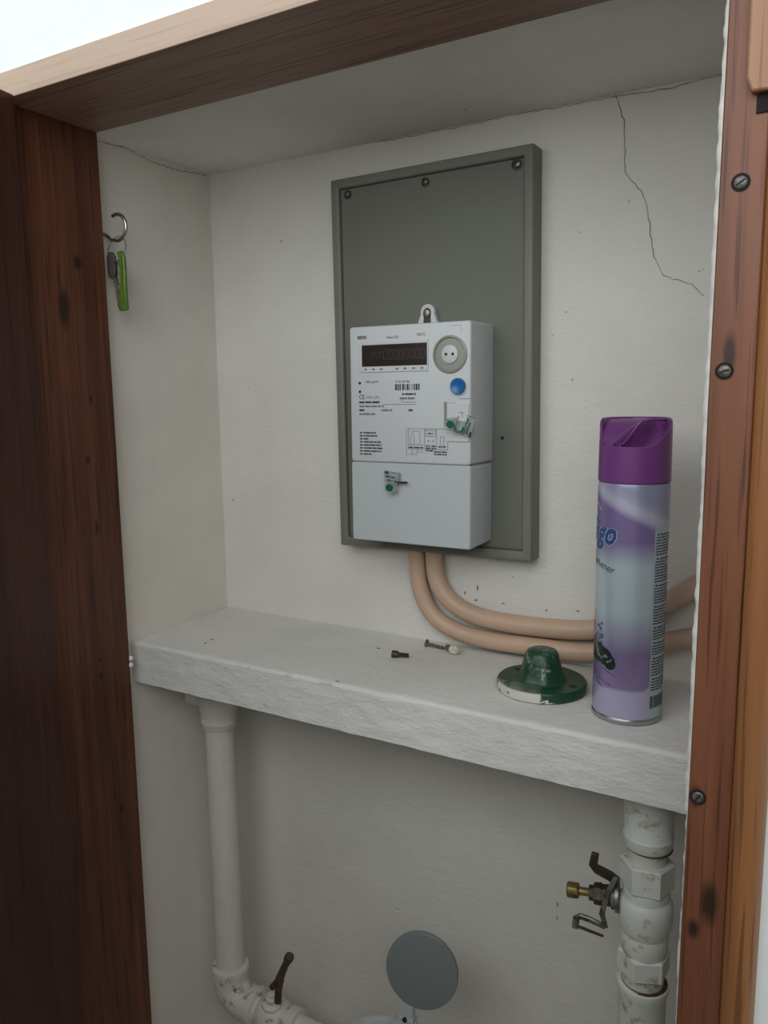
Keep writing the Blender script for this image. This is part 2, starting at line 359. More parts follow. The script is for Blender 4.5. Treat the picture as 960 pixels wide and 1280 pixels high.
# ================================================================= THE SETTING
HC, DS, TS, XR, YF, XL, YB, ZH = 0.5046, 0.1535, 0.0436, 0.579, -0.268, 0.0146, -0.1689, 0.5034
RX = 0.603; NR = 0.600; ZB = -0.66
bm = B(); box(bm, (-0.10, 0.0, ZB), (0.72, 0.08, HC+0.08))
wb = struct('wall_back', bm, M['wall'])
bm = B(); box(bm, (-0.10, YB, ZB), (0.0, 0.0, HC+0.08)); struct('wall_left', bm, M['side'])
bm = B(); box(bm, (NR, YB, ZB), (0.72, 0.0, HC+0.08)); struct('wall_right', bm, M['wall'])
bm = B(); box(bm, (0.0, YB, HC), (NR, 0.0, HC+0.08)); ce = struct('ceiling', bm, M['ceil'])
bm = B(); box(bm, (0.0, YB, ZB), (NR, 0.0, ZB+0.02)); struct('floor', bm, M['wall'])
bm = B()
box(bm, (-2.2, -0.262, 0.5252), (2.4, YB, 2.0))
box(bm, (-2.2, -0.262, ZB-0.6), (-0.0060, YB, 0.5252)); box(bm, (0.6195, -0.262, ZB-0.6), (2.4, YB, 0.5252))
box(bm, (-0.0060, -0.262, ZB-0.6), (0.6195, YB, ZB))
struct('wall_front', bm, M['front'])
bm = B(); box(bm, (-3, -4, ZB-0.62), (3, -0.262, ZB-0.6)); g = struct('trim_6', bm, M['ground'])
g.name = 'yard_paving'
bm = B(); box(bm, (-2.2, -1.16, ZB-0.6), (3.0, -1.04, 0.37)); struct('added_shade_wall', bm, M['ground'])  # unseen low wall added behind the camera to keep the lower recess dim
# timber frame: header, left jamb, right jamb with a separate outer strip, sill
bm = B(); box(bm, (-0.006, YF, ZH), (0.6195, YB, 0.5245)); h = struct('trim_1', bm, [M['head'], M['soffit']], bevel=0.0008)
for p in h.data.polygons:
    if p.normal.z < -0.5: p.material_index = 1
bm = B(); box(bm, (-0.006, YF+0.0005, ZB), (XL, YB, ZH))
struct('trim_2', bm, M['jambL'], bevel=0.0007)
# right jamb, leaning a touch towards the opening low down
bm = B(); rows = []
for i in range(15):
    z = ZB+(ZH-ZB)*i/14; e = XR+0.0007*math.sin(z*9)+0.0022*max(0, min(1, (z-0.25)/0.2))
    rows.append([bm.verts.new(p) for p in ((e, YF, z), (0.6019, YF, z), (0.6019, YB, z), (e, YB, z))])
for a, b_ in zip(rows, rows[1:]):
    for i in range(4): bm.faces.new((a[i], a[(i+1) % 4], b_[(i+1) % 4], b_[i]))
bm.faces.new(rows[0][::-1]); bm.faces.new(rows[-1])
jr = struct('trim_3', bm, M['jambR'], bevel=0.001)
bm = B()
prof = [(0.6020, -0.2672), (0.6028, -0.2690), (0.6055, -0.2712), (0.6085, -0.2722), (0.6125, -0.2722), (0.6155, -0.2708), (0.6180, -0.2680), (0.6195, -0.2620), (0.6195, YB), (0.6020, YB)]
prism(bm, prof, ZB, ZH, lambda x, y, z: V((x, y, z))); st = struct('trim_4', bm, M['strip'], smooth=True)
bm = B(); box(bm, (XL, YF, ZB-0.0), (XR, YB, ZB+0.02)); struct('trim_5', bm, M['jambL'])
# block nailed over the top of the right jamb, and the dark slot under it
bm = B(); poly = [(0.5912, 0.4065), (0.5935, 0.3995), (0.6170, 0.3985), (0.6170, ZH-0.001), (0.5912, ZH-0.001)]
prism(bm, poly, -0.2740, YF, lambda x, y, z: V((x, z, y))); o = obj('wooden_block', bm, M['block'], jr, bevel=0.0012); o['label'] = 'pale wooden block over the top of the jamb'
bm = B(); box(bm, (0.5958, -0.2690, 0.3905), (0.6045, YF+0.0002, 0.3990)); obj('slot', bm, M['void'], jr, label='dark slot below the wooden block')
# slotted screws in the right jamb
def slotted(name, p, r, parent, mat, nrm=(0, -1, 0), ang=0.6, ring=True):
    bm = B(); lathe(bm, V(p)-V(nrm)*0.001, nrm, [(0, r), (0.0013, r), (0.0016, r*0.86), (0.0017, r*0.2)], 20)
    o = obj(name, bm, mat, parent, smooth=True)
    bm = B(); T = Matrix.Translation(V(p)+V(nrm)*0.0006) @ Matrix.Rotation(ang, 4, 'Y')
    box(bm, (-r*0.8, -0.0003, -r*0.16), (r*0.8, 0.0003, r*0.16), mat=T); obj('slot', bm, M['black'], o)
    return o
def countersink(p, r, parent):
    bm = B(); lathe(bm, V(p)+V((0, 0.0006, 0)), (0, -1, 0), [(0, r), (0.0007, r), (0.00075, r*0.6)], 20); return obj('countersink', bm, M['void'], parent)
for (x, z, a) in ((0.5904, 0.3592, 0.6), (0.5872, 0.2664, 0.3), (0.5846, 0.0294, 1.1)):
    countersink((x, YF, z), 0.0046, jr); slotted('screw', (x, YF-0.0002, z), 0.0031, jr, M['jambscrew'], ang=-a)
# painted plaster lip running down the inner edge of the right jamb
bm = B(); rnd = random.Random(3); prev = None
for i in range(441):
    z = -0.56+(ZH+0.56)*i/440
    wdt = 0.0017+0.0009*noise.noise(V((z*22, 3, 1)))+0.0009*noise.noise(V((z*140, 8, 2)))+(0 if z > 0.02 else -0.0012)
    e = XR+0.0007*math.sin(z*9)+0.0022*max(0, min(1, (z-0.25)/0.2))
    q = [bm.verts.new(p) for p in ((e+0.0004, -0.2686, z), (e-wdt, -0.2668-0.0008*noise.noise(V((z*60, 1, 9))), z), (e-wdt-0.0003, -0.258, z), (e+0.0004, -0.258, z))]
    if prev:
        for k in range(4): bm.faces.new((prev[k], prev[(k+1) % 4], q[(k+1) % 4], q[k]))
    else: bm.faces.new(q[::-1])
    prev = q
bm.faces.new(prev); obj('paint_edge', bm, M['edge'], jr, smooth=True, label='ragged white painted edge along the jamb', angle=70)
# little paint blobs by the left jamb
bm = B()
for (y, z) in ((-0.166, -0.0125), (-0.1665, -0.0195)):
    bmesh.ops.create_icosphere(bm, subdivisions=2, radius=0.0028, matrix=Matrix.Translation((XL-0.0005, y-0.001, z)))
obj('paint_drip', bm, M['edge'], bpy.data.objects['trim_2'], smooth=True)

# door leaf standing open at the left
dd = V((0.19, -0.98, 0)).normalized(); dn = V((dd.y, -dd.x, 0))
hp = V((0.0330, YF-0.0005, 0))
def dtr(x, y, z): p = hp+dd*x+dn*(-0.0)+V((0, 0, z)); return p + V((dd.y, -dd.x, 0))*y
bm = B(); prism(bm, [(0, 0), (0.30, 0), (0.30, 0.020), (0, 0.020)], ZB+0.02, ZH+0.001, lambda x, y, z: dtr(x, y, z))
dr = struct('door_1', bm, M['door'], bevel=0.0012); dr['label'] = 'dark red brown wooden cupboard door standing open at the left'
# hairline cracks
def crack(pts, plane, parent, wd=0.0006, seed=1):
    rnd = random.Random(seed); P = []
    for a, b_ in zip(pts, pts[1:]):
        n = max(2, int((V(b_)-V(a)).length/0.004))
        for i in range(n):
            t = i/n; P.append(V(a)*(1-t)+V(b_)*t+V((rnd.uniform(-1, 1), rnd.uniform(-1, 1)))*0.0007)
    P.append(V(pts[-1])); bm = B(); prev = None
    for i, p in enumerate(P):
        d = (P[min(i+1, len(P)-1)]-P[max(i-1, 0)]).normalized(); n = V((-d.y, d.x))*wd*rnd.uniform(0.3, 0.75)
        q = (bm.verts.new(plane(*(p+n))), bm.verts.new(plane(*(p-n))))
        if prev: bm.faces.new((prev[0], prev[1], q[1], q[0]))
        prev = q
    return obj('crack', bm, M['crack'], parent)
yb = lambda x, z: V((x, -0.0004, z))
crack([(0.4566,0.504),(0.464,0.4832),(0.4667,0.441),(0.4827,0.4195),(0.4881,0.3962),(0.4924,0.3696),(0.5015,0.3525),(0.5243,0.3435),(0.5341,0.3338)], yb, wb, 0.0006)
crack([(0.22,0.5038),(0.30,0.5034),(0.36,0.5042),(0.4566,0.5030),(0.50,0.501),(0.53,0.5035),(0.57,0.5025)], yb, wb, 0.0005, 5)
lw = bpy.data.objects['wall_left']
crack([(-0.166,0.5015),(-0.12,0.5035),(-0.09,0.499),(-0.05,0.4985),(-0.005,0.503)], lambda y, z: V((0.0004, y, z)), lw, 0.0006, 9)
# chips and scuffs on the back wall
def chips(pts, parent):
    for k, (x, z, r, ry) in enumerate(pts):
        bm = B(); rnd = random.Random(k); n = 9
        f = [bm.verts.new((x+math.cos(2*PI*i/n)*r*rnd.uniform(0.6, 1), -0.0005, z+math.sin(2*PI*i/n)*ry*rnd.uniform(0.6, 1))) for i in range(n)]
        bm.faces.new(f); obj('paint_chip', bm, M['crack'], parent)
chips([(0.3306,0.0497,0.002,0.0015),(0.3325,0.0624,0.0012,0.004),(0.3185,0.0560,0.001,0.002),(0.4215,-0.2546,0.0008,0.004),(0.4215,-0.270,0.0007,0.003),(0.0995,0.4217,0.0012,0.0016),(0.4173,0.3278,0.0008,0.001),(0.262,0.045,0.0012,0.001),(0.37,0.078,0.001,0.0008),(0.435,0.052,0.0022,0.001),(0.36,0.05,0.002,0.0008)], wb)

# ================================================================= CONCRETE SHELF
bm = B(); gridbox(bm, (0.0004, -DS, -TS), (NR-0.0004, -0.0004, 0.0), 0.0035, 0.0005, 4, 60)
for v in bm.verts:                               # brushed, lumpy front face and soft arris
    if v.co.z > -0.004 and v.co.y > -DS+0.012: v.co.z = min(v.co.z, 0.0)*0.35
    if v.co.y < -DS+0.003:
        v.co.y += 0.0008*noise.noise(V((v.co.x*60, 7, v.co.z*110)))
        if v.co.z > -0.003: v.co.z -= 0.0012
    if v.co.x < 0.002: v.co.x = 0.0004
    if v.co.x > NR-0.002: v.co.x = NR-0.0004
    v.co.y = min(v.co.y, -0.0003)
shelf = obj('concrete_shelf', bm, M['shelf'], smooth=True, angle=80)
tag(shelf, 'thick white painted concrete shelf across the middle of the cupboard', 'shelf')
for k, (x, y) in enumerate(((0.073, -0.1085), (0.076, -0.121), (0.26, -0.148), (0.245, -0.05))):
    bm = B(); bmesh.ops.create_icosphere(bm, subdivisions=1, radius=1, matrix=Matrix.Translation((x, y, 0.0)) @ Matrix.Diagonal((0.0024, 0.0012, 0.0009, 1)))
    obj('speck', bm, M['crack'], shelf)

# ================================================================= METER BOARD (a touch out of true)
bx0, bx1, bz0, bz1, tb = 0.1819, 0.3945, 0.0987, 0.4696, 0.0234
bc = V(((bx0+bx1)/2, 0, (bz0+bz1)/2)); RB = Matrix.Translation(bc) @ Matrix.Rotation(math.radians(-0.55), 4, 'Y') @ Matrix.Translation(-bc)
board = thing('meter_board', 'tall grey green rimmed mounting board on the back wall behind the meter', 'board', (bc.x, 0, bz0))
rw = 0.0095
bm = B(); box(bm, (bx0+rw, -(tb-0.0040), bz0+rw), (bx1-rw, -0.0006, bz1-rw), mat=RB); obj('panel', bm, M['board'], board)
# hollow rim with a rounded inner lip: swept section round the rectangle
bm = B(); sec = [(0, 0.0006), (0, tb-0.001), (0.001, tb), (rw-0.0022, tb), (rw-0.0006, tb-0.001), (rw, tb-0.0045), (rw, 0.0006)]
cor = [(bx0, bz0, 1, 1), (bx1, bz0, -1, 1), (bx1, bz1, -1, -1), (bx0, bz1, 1, -1)]; loops = []
for (x, z, sx, sz) in cor: loops.append([bm.verts.new(RB @ V((x+sx*s, -d, z+sz*s))) for s, d in sec])
for a in range(4):
    p, q = loops[a], loops[(a+1) % 4]
    for i in range(len(sec)): bm.faces.new((p[i], p[(i+1) % len(sec)], q[(i+1) % len(sec)], q[i]))
obj('rim', bm, M['rim'], board, bevel=0.0006)
bm = B()                                          # fine groove line between rim and panel
e = 0.0005
for (a, b_) in (((bx0+rw, bz0+rw), (bx1-rw, bz0+rw+e)), ((bx0+rw, bz1-rw-e), (bx1-rw, bz1-rw)), ((bx0+rw, bz0+rw), (bx0+rw+e, bz1-rw)), ((bx1-rw-e, bz0+rw), (bx1-rw, bz1-rw))):
    box(bm, (a[0], -(tb-0.0037), a[1]), (b_[0], -(tb-0.0041), b_[1]), mat=RB)
obj('groove', bm, M['black'], board)
for k, (x, z, r) in enumerate(((0.1985, 0.4535, 0.0042), (0.2855, 0.4535, 0.0042), (0.3765, 0.4560, 0.0052))):
    bm = B(); lathe(bm, (x, -(tb-0.0042), z), (0, -1, 0), [(0, r), (0.0012, r), (0.0013, r*0.8), (0.0004, r*0.72), (0.0004, 0.0001)], 24); w_ = obj('washer', bm, M['darkmetal'], board, smooth=True)
    bm = B(); lathe(bm, (x+0.0003, -(tb-0.0042)-0.0003, z), (0, -1, 0), [(0, r*0.62), (0.0022, r*0.6), (0.003, r*0.3)], 16); s_ = obj('screw', bm, M['screw'], board, smooth=True)
    bm = B(); box(bm, (-r*0.5, -0.0002, -0.0005), (r*0.5, 0.0002, 0.0005), mat=Matrix.Translation((x+0.0003, -(tb+0.0012-0.0004), z)) @ Matrix.Rotation(0.5+k, 4, 'Y')); obj('slot', bm, M['black'], s_)
bm = B(); lathe(bm, (0.3650, -(tb-0.0045), 0.2145), (0, -1, 0), [(0, 0.0018), (0.0008, 0.0018)], 16); obj('hole', bm, M['black'], board)

# ================================================================= ELECTRICITY METER
mx0, mx1, mz0, mz1, my, mb = 0.2294, 0.3552, 0.1154, 0.3194, 0.0699, 0.0198
ZS = 0.1922                                       # the joint between body and terminal cover
meter = thing('electricity_meter', 'light grey electricity meter with dark display and blue button on the board', 'meter', ((mx0+mx1)/2, -mb, mz0))
def rrect(x0, z0, x1, z1, rad, n=5, rb=None):
    P = []
    for (cx, cz, a0, r_) in ((x1-rad, z1-rad, 0, rad), (x0+rad, z1-rad, PI/2, rad), (x0+rad, z0+rad, PI, rad), (x1-rad, z0+rad, 1.5*PI, rad)):
        for i in range(n+1): P.append((cx+r_*math.cos(a0+PI/2*i/n), cz+r_*math.sin(a0+PI/2*i/n)))
    return P
def shell(bm, x0, z0, x1, z1, layers, rad):
    """stack of rounded rectangles: layers = (depth, inset)"""
    rings = []
    for d, ins in layers:
        rings.append([bm.verts.new((x, -d, z)) for x, z in rrect(x0+ins, z0+ins, x1-ins, z1-ins, max(rad-ins, 0.0004))])
    n = len(rings[0])
    for a, b_ in zip(rings, rings[1:]):
        for i in range(n): bm.faces.new((a[i], a[(i+1) % n], b_[(i+1) % n], b_[i]))
    bm.faces.new(rings[0]); bm.faces.new(rings[-1][::-1]); return bm
bm = B(); shell(bm, mx0, ZS+0.0002, mx1, mz1, [(mb, 0), (my-0.0022, 0.0), (my-0.0008, 0.0003), (my-0.0002, 0.0008), (my, 0.0015)], 0.0030)
obj('housing', bm, M['meter'], meter, smooth=True)
bm = B(); shell(bm, mx0-0.0002, mz0, mx1+0.0002, ZS-0.0002, [(mb, 0.0008), (my-0.0016, 0.0), (my-0.0005, 0.0003), (my+0.0002, 0.0011)], 0.0024)
obj('terminal_cover', bm, M['cover'], meter, smooth=True)
bm = B(); box(bm, (mx0+0.001, -(my-0.0012), ZS-0.0006), (mx1-0.001, -mb-0.001, ZS+0.0008)); obj('joint', bm, M['slotgrey'], meter)
# hanging tab with hole and screw
bm = B(); cx, cz = 0.2905, mz1+0.0125
poly = [(cx-0.0135, mz1-0.004)]+[(cx+0.0075*math.cos(a), cz+0.0015+0.0075*math.sin(a)) for a in [PI*(1.07-1.14*i/14) for i in range(15)]]+[(cx+0.0135, mz1-0.004)]
prism(bm, poly, -0.0270, -0.0200, lambda x, y, z: V((x, z, y))); tab = obj('hanging_tab', bm, M['meter'], meter, bevel=0.0008)
bm = B(); poly = [(cx-0.0042, mz1+0.0002), (cx-0.0036, cz-0.004)]+[(cx+0.0040*math.cos(a), cz+0.001+0.0044*math.sin(a)) for a in [PI*(1-i/10) for i in range(11)]]+[(cx+0.0036, cz-0.004), (cx+0.0042, mz1+0.0002)]
prism(bm, poly, -0.0274, -0.0268, lambda x, y, z: V((x, z, y))); obj('hole', bm, M['darkmetal'], tab)
bm = B(); lathe(bm, (cx, -0.0272, cz), (0, -1, 0), [(0, 0.0036), (0.002, 0.0034), (0.0026, 0.0018)], 16); obj('screw', bm, M['screw'], tab, smooth=True)
# display: raised bezel, dark glass, digits
F = my
def fbox(bm, x0, z0, x1, z1, d0, d1): return box(bm, (x0, -d1, z0), (x1, -d0, z1))
dx0, dx1, dz0, dz1 = 0.2433, 0.3123, 0.2822, 0.3018
bm = B(); bw = 0.0030
fbox(bm, dx0-bw, dz0-0.0055, dx0, dz1+bw, F-0.001, F+0.0010); fbox(bm, dx1, dz0-0.0055, dx1+0.0016, dz1+bw, F-0.001, F+0.0010)
fbox(bm, dx0, dz1, dx1, dz1+bw, F-0.001, F+0.0010); fbox(bm, dx0, dz0-0.0055, dx1, dz0, F-0.001, F+0.0010)
obj('bezel', bm, M['plate'], meter, bevel=0.0006)
bm = B(); fbox(bm, dx0, dz0, dx1, dz1, F-0.0008, F+0.00015); scr = obj('display', bm, M['lcd'], meter)
bm = B()
def fr(x, z, d=0.0003): return V((x, -(F+d), z))
def seg_digit(bm, x, z, wd, hg, segs, d=0.0003):
    t = wd*0.16; S = {'a': (0, hg-t, wd, hg), 'd': (0, 0, wd, t), 'g': (0, hg/2-t/2, wd, hg/2+t/2), 'f': (0, hg/2, t, hg), 'e': (0, 0, t, hg/2), 'b': (wd-t, hg/2, wd, hg), 'c': (wd-t, 0, wd, hg/2)}
    for s in segs:
        a = S[s]; quad(bm, lambda u, v: fr(x+u+v*0.06, z+v, d), a[0]+t*0.15, a[1]+t*0.15, a[2]-t*0.15, a[3]-t*0.15)
for i in range(8): seg_digit(bm, 0.2665+i*0.0056, 0.2880, 0.0040, 0.0092, 'abcdef')
for i in range(3): seg_digit(bm, 0.2535+i*0.0042, 0.2905, 0.0026, 0.0050, 'abcdef')
obj('digits', bm, M['seg'], scr, label='faint row of display digits')['kind'] = 'stuff'
# optical port: grey ring, pale centre, two dots
pc = V((0.3352, -F, 0.2908))
bm = B(); lathe(bm, pc+V((0, 0.001, 0)), (0, -1, 0), [(0, 0.0166), (0.0022, 0.0166), (0.0028, 0.0158), (0.0028, 0.0150), (0.0012, 0.0140), (0.0014, 0.0080)], 48); prt = obj('optical_port', bm, M['ring'], meter, smooth=True)
bm = B(); lathe(bm, pc+V((0, -0.0002, 0)), (0, -1, 0), [(0, 0.0080), (0.0012, 0.0080), (0.0015, 0.0074)], 32); obj('port_centre', bm, M['meter'], prt, smooth=True)
for s in (-1, 1):
    bm = B(); lathe(bm, pc+V((s*0.0033, -0.0016, 0.0001)), (0, -1, 0), [(0, 0.0013), (0.0003, 0.0013)], 16); obj('lens', bm, M['black'], prt)
# blue push button in its pale collar
bcn = V((0.3437, -F, 0.2628))
bm = B(); lathe(bm, bcn+V((0, 0.001, 0)), (0, -1, 0), [(0, 0.0088), (0.0016, 0.0086), (0.0019, 0.0080)], 32); obj('button_collar', bm, M['plate'], meter, smooth=True)
bm = B(); lathe(bm, bcn, (0, -1, 0), [(0, 0.0072), (0.0028, 0.0072), (0.0042, 0.0066), (0.0042, 0.0058), (0.0034, 0.0040), (0.0032, 0.0004)], 32); obj('button', bm, M['blue'], meter, smooth=True, label='blue push button')
# sealing flap at the right edge
bm = B(); fbox(bm, 0.3325, 0.2135, 0.3540, 0.2480, F-0.001, F+0.0012); fl = obj('sealing_flap', bm, M['plate'], meter, bevel=0.0005)
bm = B(); fbox(bm, 0.3292, 0.2270, 0.3318, 0.2490, F-0.0005, F+0.0002); obj('slot', bm, M['slotgrey'], meter)
for a in ((0.3325, 0.2480, 0.3400, 0.2484, 0.0003), (0.3440, 0.2515, 0.3548, 0.2519, 0.0003), (0.3445, 0.2392, 0.3490, 0.2398, 0.0014), (0.3475, 0.2350, 0.3480, 0.2395, 0.0014), (0.3345, 0.3155, 0.3462, 0.3157, 0.0002), (0.3462, 0.3085, 0.3464, 0.3157, 0.0002)):
    bm = B(); fbox(bm, *a[:4], F, F+a[4]); obj('moulding_line', bm, M['inkgrey'], meter)
# printing
rnd = random.Random(11); bm = B(); bg_ = B()
T = lambda x0, z0: (lambda u, v: fr(x0+u, z0+v, 0.0004))
text_bm(bm, 'ISKRA', 0.0042, T(0.2386, 0.3080), bold=0.00012, xs=0.9)
text_bm(bm, 'Made in EU', 0.0030, T(0.2702, 0.3073), xs=0.9); text_bm(bg_, 'ME172', 0.0036, T(0.3020, 0.3082), xs=0.85)
for x in (0.2478, 0.2563, 0.2648, 0.2815, 0.2900, 0.2990, 0.3075): fbox(bg_, x-0.0014, 0.2790-0.0002, x+0.0014, 0.2806-0.0002, F+0.0011, F+0.00125)
for z in (0.2671, 0.2590):
    b2 = B(); lathe(b2, (0.2404, -F, z), (0, -1, 0), [(0, 0.0013), (0.0004, 0.0013)], 14); obj('indicator', b2, M['black'], meter)
text_bm(bm, '1 000 imp/kWh', 0.0026, T(0.2462, 0.2672), xs=0.9)
text_bm(bm, '31 337 274 786', 0.0028, T(0.2790, 0.2668), xs=0.85)
x = 0.2790; pat = [3, 1, 2, 1, 2, 2, 3, 1, 1, 2, 3, 1, 1, 3, 1, 2, 2, 1, 3, 1, 2]
for i, p in enumerate(pat):
    wd = p*0.00062
    if i % 2 == 0: quad(bm, T(0, 0), x, 0.2600, x+wd, 0.2655)
    x += wd+0.0001
text_bm(bm, 'CE', 0.0062, T(0.2395, 0.2520), xs=0.8); text_bm(bg_, 'M10 1376', 0.0038, T(0.2477, 0.2524), xs=0.9)
for k, (x0, x1, z, h_) in enumerate(((0.2395, 0.2620, 0.2482, 0.0028), (0.2395, 0.2665, 0.2445, 0.0026), (0.2395, 0.2450, 0.2408, 0.0026), (0.2640, 0.2765, 0.2408, 0.0026), (0.2930, 0.2990, 0.2408, 0.0026), (0.2395, 0.2568, 0.2372, 0.0026), (0.2862, 0.3005, 0.2556, 0.0024), (0.2838, 0.3005, 0.2516, 0.0028))):
    words(bg_ if k % 2 else bm, T(0, 0), x0, x1, z, h_, rnd)
for k in range(8):
    words(bm, T(0, 0), 0.2397, 0.2425, 0.2196-k*0.0029, 0.0021, rnd); words(bm, T(0, 0), 0.2438, 0.2438+(0.0145, 0.0150, 0.0050, 0.0190, 0.0195, 0.0205, 0.0195, 0.0085)[k], 0.2196-k*0.0029, 0.0021, rnd)
def line2(bm, x0, z0, x1, z1, t=0.00035):
    if abs(x1-x0) > abs(z1-z0): quad(bm, T(0, 0), min(x0, x1), z0-t/2, max(x0, x1), z0+t/2)
    else: quad(bm, T(0, 0), x0-t/2, min(z0, z1), x0+t/2, max(z0, z1))
for a in ((0.2862, 0.2492, 0.3005, 0.2492), (0.2862, 0.2510, 0.2862, 0.2492), (0.2660, 0.2470, 0.3005, 0.2470),
          (0.2925, 0.2248, 0.3330, 0.2248), (0.2925, 0.2060, 0.3330, 0.2060), (0.2925, 0.2060, 0.2925, 0.2248), (0.3095, 0.2060, 0.3095, 0.2248), (0.3215, 0.2060, 0.3215, 0.2248), (0.3330, 0.2060, 0.3330, 0.2248),
          (0.2905, 0.1990, 0.2905, 0.2262), (0.2950, 0.2085, 0.2950, 0.2185), (0.2985, 0.2085, 0.2985, 0.2185), (0.2967, 0.2185, 0.2967, 0.2225), (0.2967, 0.2225, 0.3045, 0.2225), (0.3045, 0.2110, 0.3045, 0.2225),
          (0.2935, 0.2100, 0.3085, 0.2100), (0.3105, 0.2180, 0.3205, 0.2180), (0.3105, 0.2235, 0.3205, 0.2235), (0.3105, 0.2180, 0.3105, 0.2235), (0.3205, 0.2180, 0.3205, 0.2235),
          (0.2925, 0.2010, 0.3015, 0.2010), (0.2965, 0.2010, 0.2965, 0.2060), (0.3015, 0.2010, 0.3015, 0.2060), (0.3015, 0.2035, 0.3080, 0.2035), (0.3255, 0.2075, 0.3255, 0.2175), (0.3290, 0.2075, 0.3290, 0.2175), (0.3255, 0.2175, 0.3290, 0.2175)):
    line2(bg_, *a)
for (x0, x1, z) in ((0.3128, 0.3182, 0.2198), (0.2930, 0.3090, 0.2068), (0.3108, 0.3150, 0.2085), (0.3165, 0.3208, 0.2085), (0.3108, 0.3150, 0.2064), (0.3165, 0.3208, 0.2064), (0.3235, 0.3310, 0.2080), (0.3108, 0.3180, 0.2042), (0.3190, 0.3320, 0.2032), (0.3190, 0.3320, 0.2010), (0.3128, 0.3138, 0.2130), (0.3178, 0.3188, 0.2130)):
    words(bm, T(0, 0), x0, x1, z, 0.0019, rnd)
obj('printed_label', bm, M['ink'], meter)['kind'] = 'stuff'; obj('printed_diagram', bg_, M['inkgrey'], meter)['kind'] = 'stuff'
# ---- seals hanging on the meter
def seal(p, ax, tag_c, tag_u, tag_v, tw, th, label, pin=None, twin=False):
    t = thing('wire_seal', label, 'seal', p, 'clear seals with green cores on the meter')
    bm = B(); lathe(bm, p, ax, [(0, 0.0046), (0.0010, 0.0056), (0.0085, 0.0056), (0.0092, 0.0050), (0.0092, 0.0040)], 24); obj('seal_body', bm, M['clear'], t, smooth=True)
    u, v, d = frame_of(ax)
    bm = B(); lathe(bm, V(p)+d*0.0093, ax, [(0, 0.0036), (0.0008, 0.0036), (0.0010, 0.0030), (0.0006, 0.0008)], 20); obj('seal_core', bm, M['green'], t, smooth=True)
    if twin:
        bm = B(); q = V(p)+V((0.0075, 0.0006, -0.0028)); lathe(bm, q, ax, [(0, 0.0050), (0.0070, 0.0054), (0.0078, 0.0046)], 24); obj('seal_body', bm, M['clear'], t, smooth=True)
        bm = B(); tube(bm, [q+d*0.0079+(u*math.cos(a)+v*math.sin(a))*0.0040 for a in [PI*(-0.2+1.2*i/12) for i in range(13)]], 0.0010, 8); obj('seal_core', bm, M['green'], t, smooth=True)
    tu, tv = V(tag_u).normalized(), V(tag_v).normalized(); tn = tu.cross(tv); tc = V(tag_c)
    if tn.y > 0: tn = -tn
    bm = B(); prism(bm, [(-tw/2, -th/2), (tw/2, -th/2), (tw/2, th/2), (-tw/2, th/2)], -0.0004, 0.0004, lambda x, y, z: tc+tu*x+tv*y+tn*z); tg = obj('seal_tag', bm, M['clear'], t)
    bm = B(); tt = lambda x, y: tc+tu*x+tv*y+tn*0.0006; r2 = random.Random(5)
    words(bm, tt, -tw*0.42, tw*0.2, -th*0.05, 0.0021, r2); words(bm, tt, -tw*0.30, tw*0.35, -th*0.35, 0.0020, r2)
    quad(bm, tt, -tw*0.48, th*0.22, -tw*0.22, th*0.46); quad(bm, tt, -tw*0.2, th*0.42, tw*0.48, th*0.46); quad(bm, tt, tw*0.45, -th*0.4, tw*0.48, th*0.46)
    obj('printed_mark', bm, M['ink'], tg)
    if pin:
        bm = B(); tube(bm, [V(a) for a in pin], 0.0011, 8); obj('seal_pin', bm, M['darkmetal'], t, smooth=True)
    bm = B(); a0 = V(p)+d*0.003; tube(bm, smooth_path([a0, a0+V((0.003, 0.002, 0.005)), V((a0.x+0.004, -F+0.0005, a0.z+0.007))]), 0.0003, 6); obj('seal_wire', bm, M['steel'], t)
    return t
seal((0.2765, -F-0.0010, 0.1710), (0.12, -1, -0.10), (0.2765, -F-0.0035, 0.1790), (1, 0, -0.12), (0.1, 0, 1), 0.0170, 0.0110,
     'clear wire seal with green core and black pin on the lower terminal cover', pin=[(0.2830, -F-0.0045, 0.1745), (0.2935, -F-0.0055, 0.1750)])
seal((0.3405, -F-0.0022, 0.2300), (0.05, -1, -0.05), (0.3560, -F-0.0045, 0.2275), (0.4, -0.1, 1), (1, -0.3, -0.30), 0.0190, 0.0120,
     'clear wire seal with twin green barrels on the flap under the blue button', twin=True)

# ================================================================= CONDUITS
A = smooth_path([(0.2685, -0.0105, 0.150), (0.2692, -0.0105, 0.0915), (0.2735, -0.0105, 0.0560), (0.2880, -0.0105, 0.0310), (0.3140, -0.0105, 0.0180), (0.3520, -0.0105, 0.0135), (0.4000, -0.0105, 0.0145), (0.4500, -0.0105, 0.0170), (0.5050, -0.0105, 0.0330), (0.5390, -0.0105, 0.0440), (0.600, -0.0105, 0.0600)], 8)
Bp = smooth_path([(0.2885, -0.0105, 0.150), (0.2890, -0.0105, 0.0915), (0.2935, -0.0105, 0.0655), (0.3075, -0.0105, 0.0485), (0.3290, -0.0105, 0.0385), (0.3600, -0.0105, 0.0342), (0.4100, -0.0105, 0.0345), (0.4520, -0.0105, 0.0390), (0.4850, -0.0105, 0.0520), (0.5180, -0.0105, 0.0735), (0.5390, -0.0105, 0.0890), (0.600, -0.0105, 0.1300)], 8)
